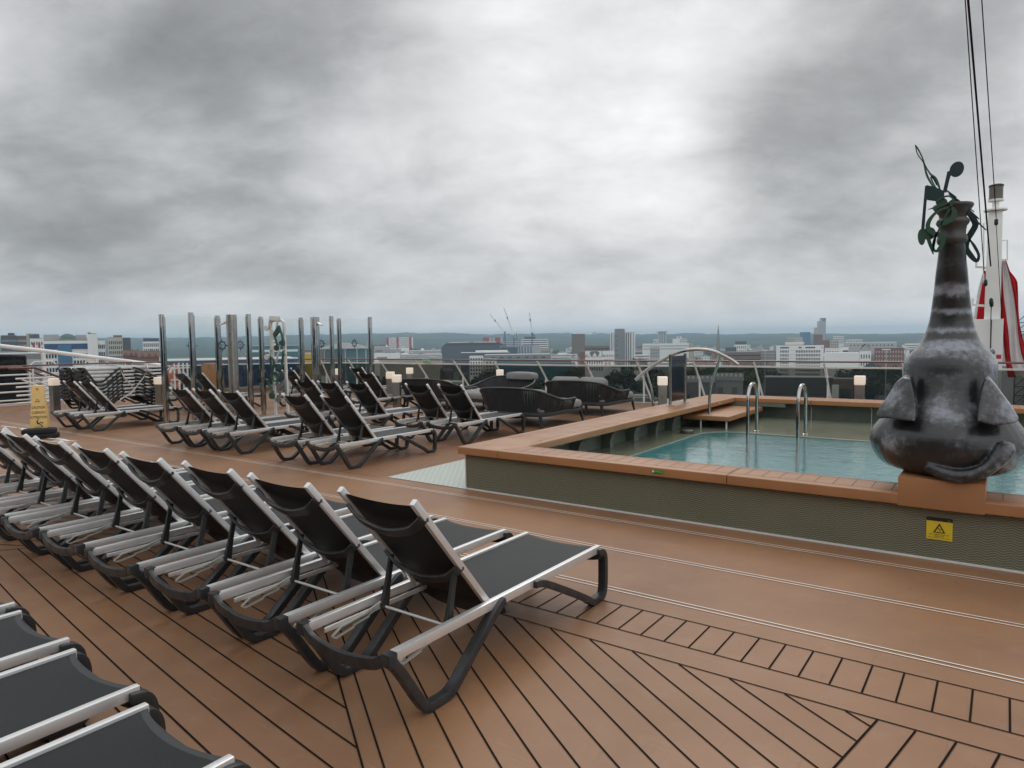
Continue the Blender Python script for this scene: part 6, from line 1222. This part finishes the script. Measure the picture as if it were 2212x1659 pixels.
LF = [pm('leaf_a', (.045, .085, .028), .75, var=.3, scale=.6), pm('leaf_b', (.075, .115, .040), .75, var=.3, scale=.6), pm('leaf_c', (.022, .045, .020), .8, var=.3, scale=.6), pm('leaf_d', (.12, .14, .045), .75, var=.25, scale=.6), pm('leaf_e', (.012, .024, .022), .8, var=.3, scale=.6)]
TP = [tree_proto(1, 1.5, [LF[0], LF[1]]), tree_proto(2, 1.35, [LF[2], LF[0]]), tree_proto(3, 1.2, [LF[1], LF[3]]), tree_proto(4, 1.7, [LF[2], LF[4]])]
def tree(px, D, rad, k_, label, group, zb=GZ):
    p = at_d(px, 760, D); t = empty('broadleaf_tree', (p.x, p.y, zb), rc.uniform(0, 6.28), label, 'tree', group); c, tr_ = TP[k_]; s_ = rad
    t.scale = (s_*rc.uniform(.9, 1.15), s_*rc.uniform(.9, 1.15), s_*rc.uniform(.85, 1.15)); link('crown', c, t); link('trunk', tr_, t)
G1 = 'dark trees seen through the smoked glass of the aft rail'
for i in range(62): px = rc.uniform(795, 1480); tree(px, rc.uniform(330, 600), rc.uniform(7, 10.5), rc.choice((1, 3, 1, 0)), 'dark broadleaf tree seen through the smoked glass of the aft rail', G1)
for i in range(10): tree(rc.uniform(1480, 1680), rc.uniform(500, 640), rc.uniform(7, 10), rc.choice((1, 3, 0)), 'dark broadleaf tree among the sheds behind the smoked glass', 'trees among the sheds')
for i in range(12): tree(rc.uniform(1820, 2020), rc.uniform(430, 620), rc.uniform(7, 11), rc.choice((1, 3)), 'dark broadleaf tree behind the smoked glass left of the statue', 'trees beside the right depot')
tree(1628, 500, 8.5, 0, 'rounded tree standing alone right of the striped shed roof', 'lone tree')
G2 = 'green trees among the town roofs'
for px, D, rad, k_ in ((105, 600, 9, 1), (85, 640, 9, 0), (232, 520, 8, 0), (243, 500, 7, 1), (252, 520, 8, 2), (262, 500, 7, 0), (372, 640, 12, 0), (388, 650, 12, 1), (405, 640, 11, 2), (425, 660, 12, 0), (440, 640, 12, 1), (455, 650, 11, 0), (368, 560, 9, 2), (396, 560, 10, 0), (418, 560, 9, 1), (446, 560, 9, 2)): tree(px, D, rad, k_, 'green tree among the town roofs behind the port rail', 'green trees behind the port rail')
for px in (846, 853, 861, 869, 877, 885): tree(px, 1150+rc.uniform(-40, 40), rc.uniform(13, 17), rc.choice((0, 2)), 'bright green tree in front of the white and red flats', 'trees before the white and red flats')
for px in (898, 908, 918, 928, 936, 944, 951, 958): tree(px, 1050+rc.uniform(-40, 40), rc.uniform(14, 19), rc.choice((0, 2, 1)), 'bright green tree left of the slate blue hall', 'trees left of the slate hall')
for px in (1178, 1184, 1240, 1250, 1259, 1270, 1290, 1340, 1355, 1368, 1378, 1386, 1392): tree(px, rc.uniform(640, 900), rc.uniform(7, 11), rc.choice((2, 0, 2, 1)), 'yellow green tree among the roofs in the middle of the town', 'yellow green trees in mid town')
for px, k_ in ((1316, 3), (1884, 3), (1892, 3), (1900, 3)): tree(px, 640, 9.5 if px > 1400 else 4.5, k_, 'dark evergreen tree among the roofs left of the statue' if px > 1400 else 'slim dark evergreen beside the tall grey tower', 'dark evergreens' if px > 1400 else 'lone evergreen')
for i in range(95): tree(rc.uniform(560, 2060), rc.uniform(900, 2300), rc.uniform(6, 11), rc.choice((0, 1, 2)), 'small tree scattered among the distant town roofs', 'small trees among distant roofs')
for px in (1480, 1500, 1520, 1540, 1560, 1590, 1605, 1618, 1640): tree(px, rc.uniform(540, 640), rc.uniform(7, 10), rc.choice((2, 0)), 'yellow green tree just below the handrail right of the arch', 'yellow green trees right of the arch')
# --- distant small houses: six patterns, many copies
def house_proto(seed, wl, rf, hip):
    r = random.Random(seed); w_, d_, h_ = r.uniform(9, 16), r.uniform(8, 10), r.uniform(5.5, 8.5); q = MB(); q.span((-w_/2, 0, 0), (w_/2, d_, h_), 0); n = int(w_/3)
    for i in range(n):
        for z in (h_*.22, h_*.68): x_ = -w_/2+w_*(i+.5)/n; q.span((x_-.6, -.08, z-.7), (x_+.6, .05, z+.7), 1)
    wm = q.mesh('wall', [W[wl], W['win']]); q = MB(); rs = r.uniform(2.6, 4)
    if hip: q.add([(-w_/2-.4, -.4, h_), (w_/2+.4, -.4, h_), (w_/2+.4, d_+.4, h_), (-w_/2-.4, d_+.4, h_), (-w_/2+d_/2, d_/2, h_+rs), (w_/2-d_/2, d_/2, h_+rs)], [(3, 2, 1, 0), (0, 1, 5, 4), (1, 2, 5), (2, 3, 4, 5), (3, 0, 4)])
    else: q.prism([(-.4, h_), (d_+.4, h_), (d_/2, h_+rs)], (0, 0, 0), Y_, Z_, w_+.6)
    q.span((-w_*.3, d_*.4, h_), (-w_*.3+1, d_*.4+1, h_+rs+1.4)); return wm, q.mesh('roof', [W[rf]])
HP = [house_proto(i, a, b2, i % 2) for i, (a, b2) in enumerate((('brick', 'tile'), ('white', 'roofgrey'), ('brown', 'roofdark'), ('beige', 'tile'), ('palestone', 'roofgrey'), ('white', 'tile'), ('brick', 'roofdark')))]
for i in range(270):
    px = rc.uniform(520, 2080); D = rc.choice((rc.uniform(640, 1000), rc.uniform(900, 1700), rc.uniform(1500, 2300))); p = at_d(px, 760, D); t = empty('town_house', (p.x, p.y, GZ), math.atan2(p.y, p.x)-math.pi/2+rc.choice((0, .3, -.4, 1.57, .8)), 'small pitched roof house scattered in the distant town', 'house', 'small houses of the distant town'); a, b2 = rc.choice(HP); s_ = rc.uniform(1.0, 1.5); t.scale = (s_*1.3, s_, s_*1.15); link('wall', a, t); link('roof', b2, t)
MBK = [('grey', 'roofgrey', 'midgrey'), ('white', 'pale', 'midgrey'), ('brick', 'roofdark', 'win'), ('palestone', 'roofgrey', 'brown'), ('brown', 'roofgrey', 'win'), ('midgrey', 'roofgrey', 'grey'), ('white', 'roofgrey', 'win')]
for i in range(115):
    px = rc.uniform(640, 2060); D = rc.uniform(950, 2200); w_ = rc.uniform(16, 46); h_ = rc.uniform(9, 20); p = at_d(px, 760, D); a, b2, c = rc.choice(MBK); t = empty('low_block', (p.x, p.y, GZ), math.atan2(p.y, p.x)-math.pi/2+rc.uniform(-.35, .35), 'low flat roofed block scattered in the distant town', 'building', 'low flat roofed blocks of the distant town'); block('wall', a, t, (-w_/2, 0, 0), (w_/2, 14, h_)); block('roof', b2, t, (-w_/2+.4, .4, h_-.1), (w_/2-.4, 13.6, h_+.4)); nf = max(2, int(h_/3.4))
    for j in range(nf): block('window_band', c, t, (-w_/2*.94, -.15, h_*(j+.35)/nf), (w_/2*.94, .1, h_*(j+.75)/nf))
    if rc.random() < .5: block('roof_unit', a, t, (-w_*.2, 4, h_+.4), (w_*.1, 9, h_+2.4))
# --- parked cars
def car_proto(col):
    q = MB(); pr = [(-2.1, .35), (-2.1, .85), (-1.3, .98), (-.75, 1.45), (.75, 1.47), (1.35, .98), (2.05, .80), (2.1, .38)]; q.prism(pr, (0, 0, 0), X_, Z_, 1.72, 0); q.prism([(-1.15, 1.0), (-.72, 1.38), (.70, 1.40), (1.18, 1.0)], (0, 0, 0), X_, Z_, 1.76, 1)
    for x in (-1.3, 1.3):
        for y in (-.8, .8): q.lathe([(.0, -.1), (.32, -.1), (.32, .1), (0, .1)], (x, 0, 0), 10) if False else q.prism(ell((x, .32), .32, .32, 10), (0, y, 0), X_, Z_, .2, 1)
    return q.mesh('car', [col, W['win']])
CP = [car_proto(pm('car_paint_'+n_, c, .3, coat=.5)) for n_, c in (('silver', (.45, .46, .47)), ('white', (.72, .72, .72)), ('black', (.02, .02, .022)), ('red', (.30, .02, .02)), ('navy', (.02, .04, .12)))]
for i in range(46):
    x_, y_ = [(rc.uniform(1246, 1322), rc.uniform(804, 824)), (rc.uniform(1486, 1545), rc.uniform(842, 850)), (rc.uniform(1690, 1840), rc.uniform(828, 834))][i % 3]; p = at_z(x_, y_, GZ); o = link('parked_car', rc.choice(CP)); o.location = p+Z_*.1; o.rotation_euler.z = rc.choice((.2, .2, 1.77, 3.3)); o.scale = (1.1,)*3
    tag(o, ['small parked car in the far car park among dark trees', 'parked car in front of the older shed', 'parked car under the long dark canopy'][i % 3], 'car', ['cars in the far car park', 'cars by the older shed', 'cars by the long canopy'][i % 3])
# ------------------------------------------------------------------ haze
m = bpy.data.materials.new('town_haze'); m.use_nodes = True; nt = m.node_tree; nt.nodes.clear(); v = nt.nodes.new('ShaderNodeVolumePrincipled'); v.inputs['Color'].default_value = (.60, .83, 1.0, 1); v.inputs['Density'].default_value = HAZE if 'HAZE' in globals() else 2.0e-4; v.inputs['Anisotropy'].default_value = 0
o_ = nt.nodes.new('ShaderNodeOutputMaterial'); nt.links.new(v.outputs[0], o_.inputs['Volume'])
q = MB(); q.span((-9100, -3100, GZ-3.2), (9100, 9100, 92)); tag(q.build('haze', m), kind='stuff')
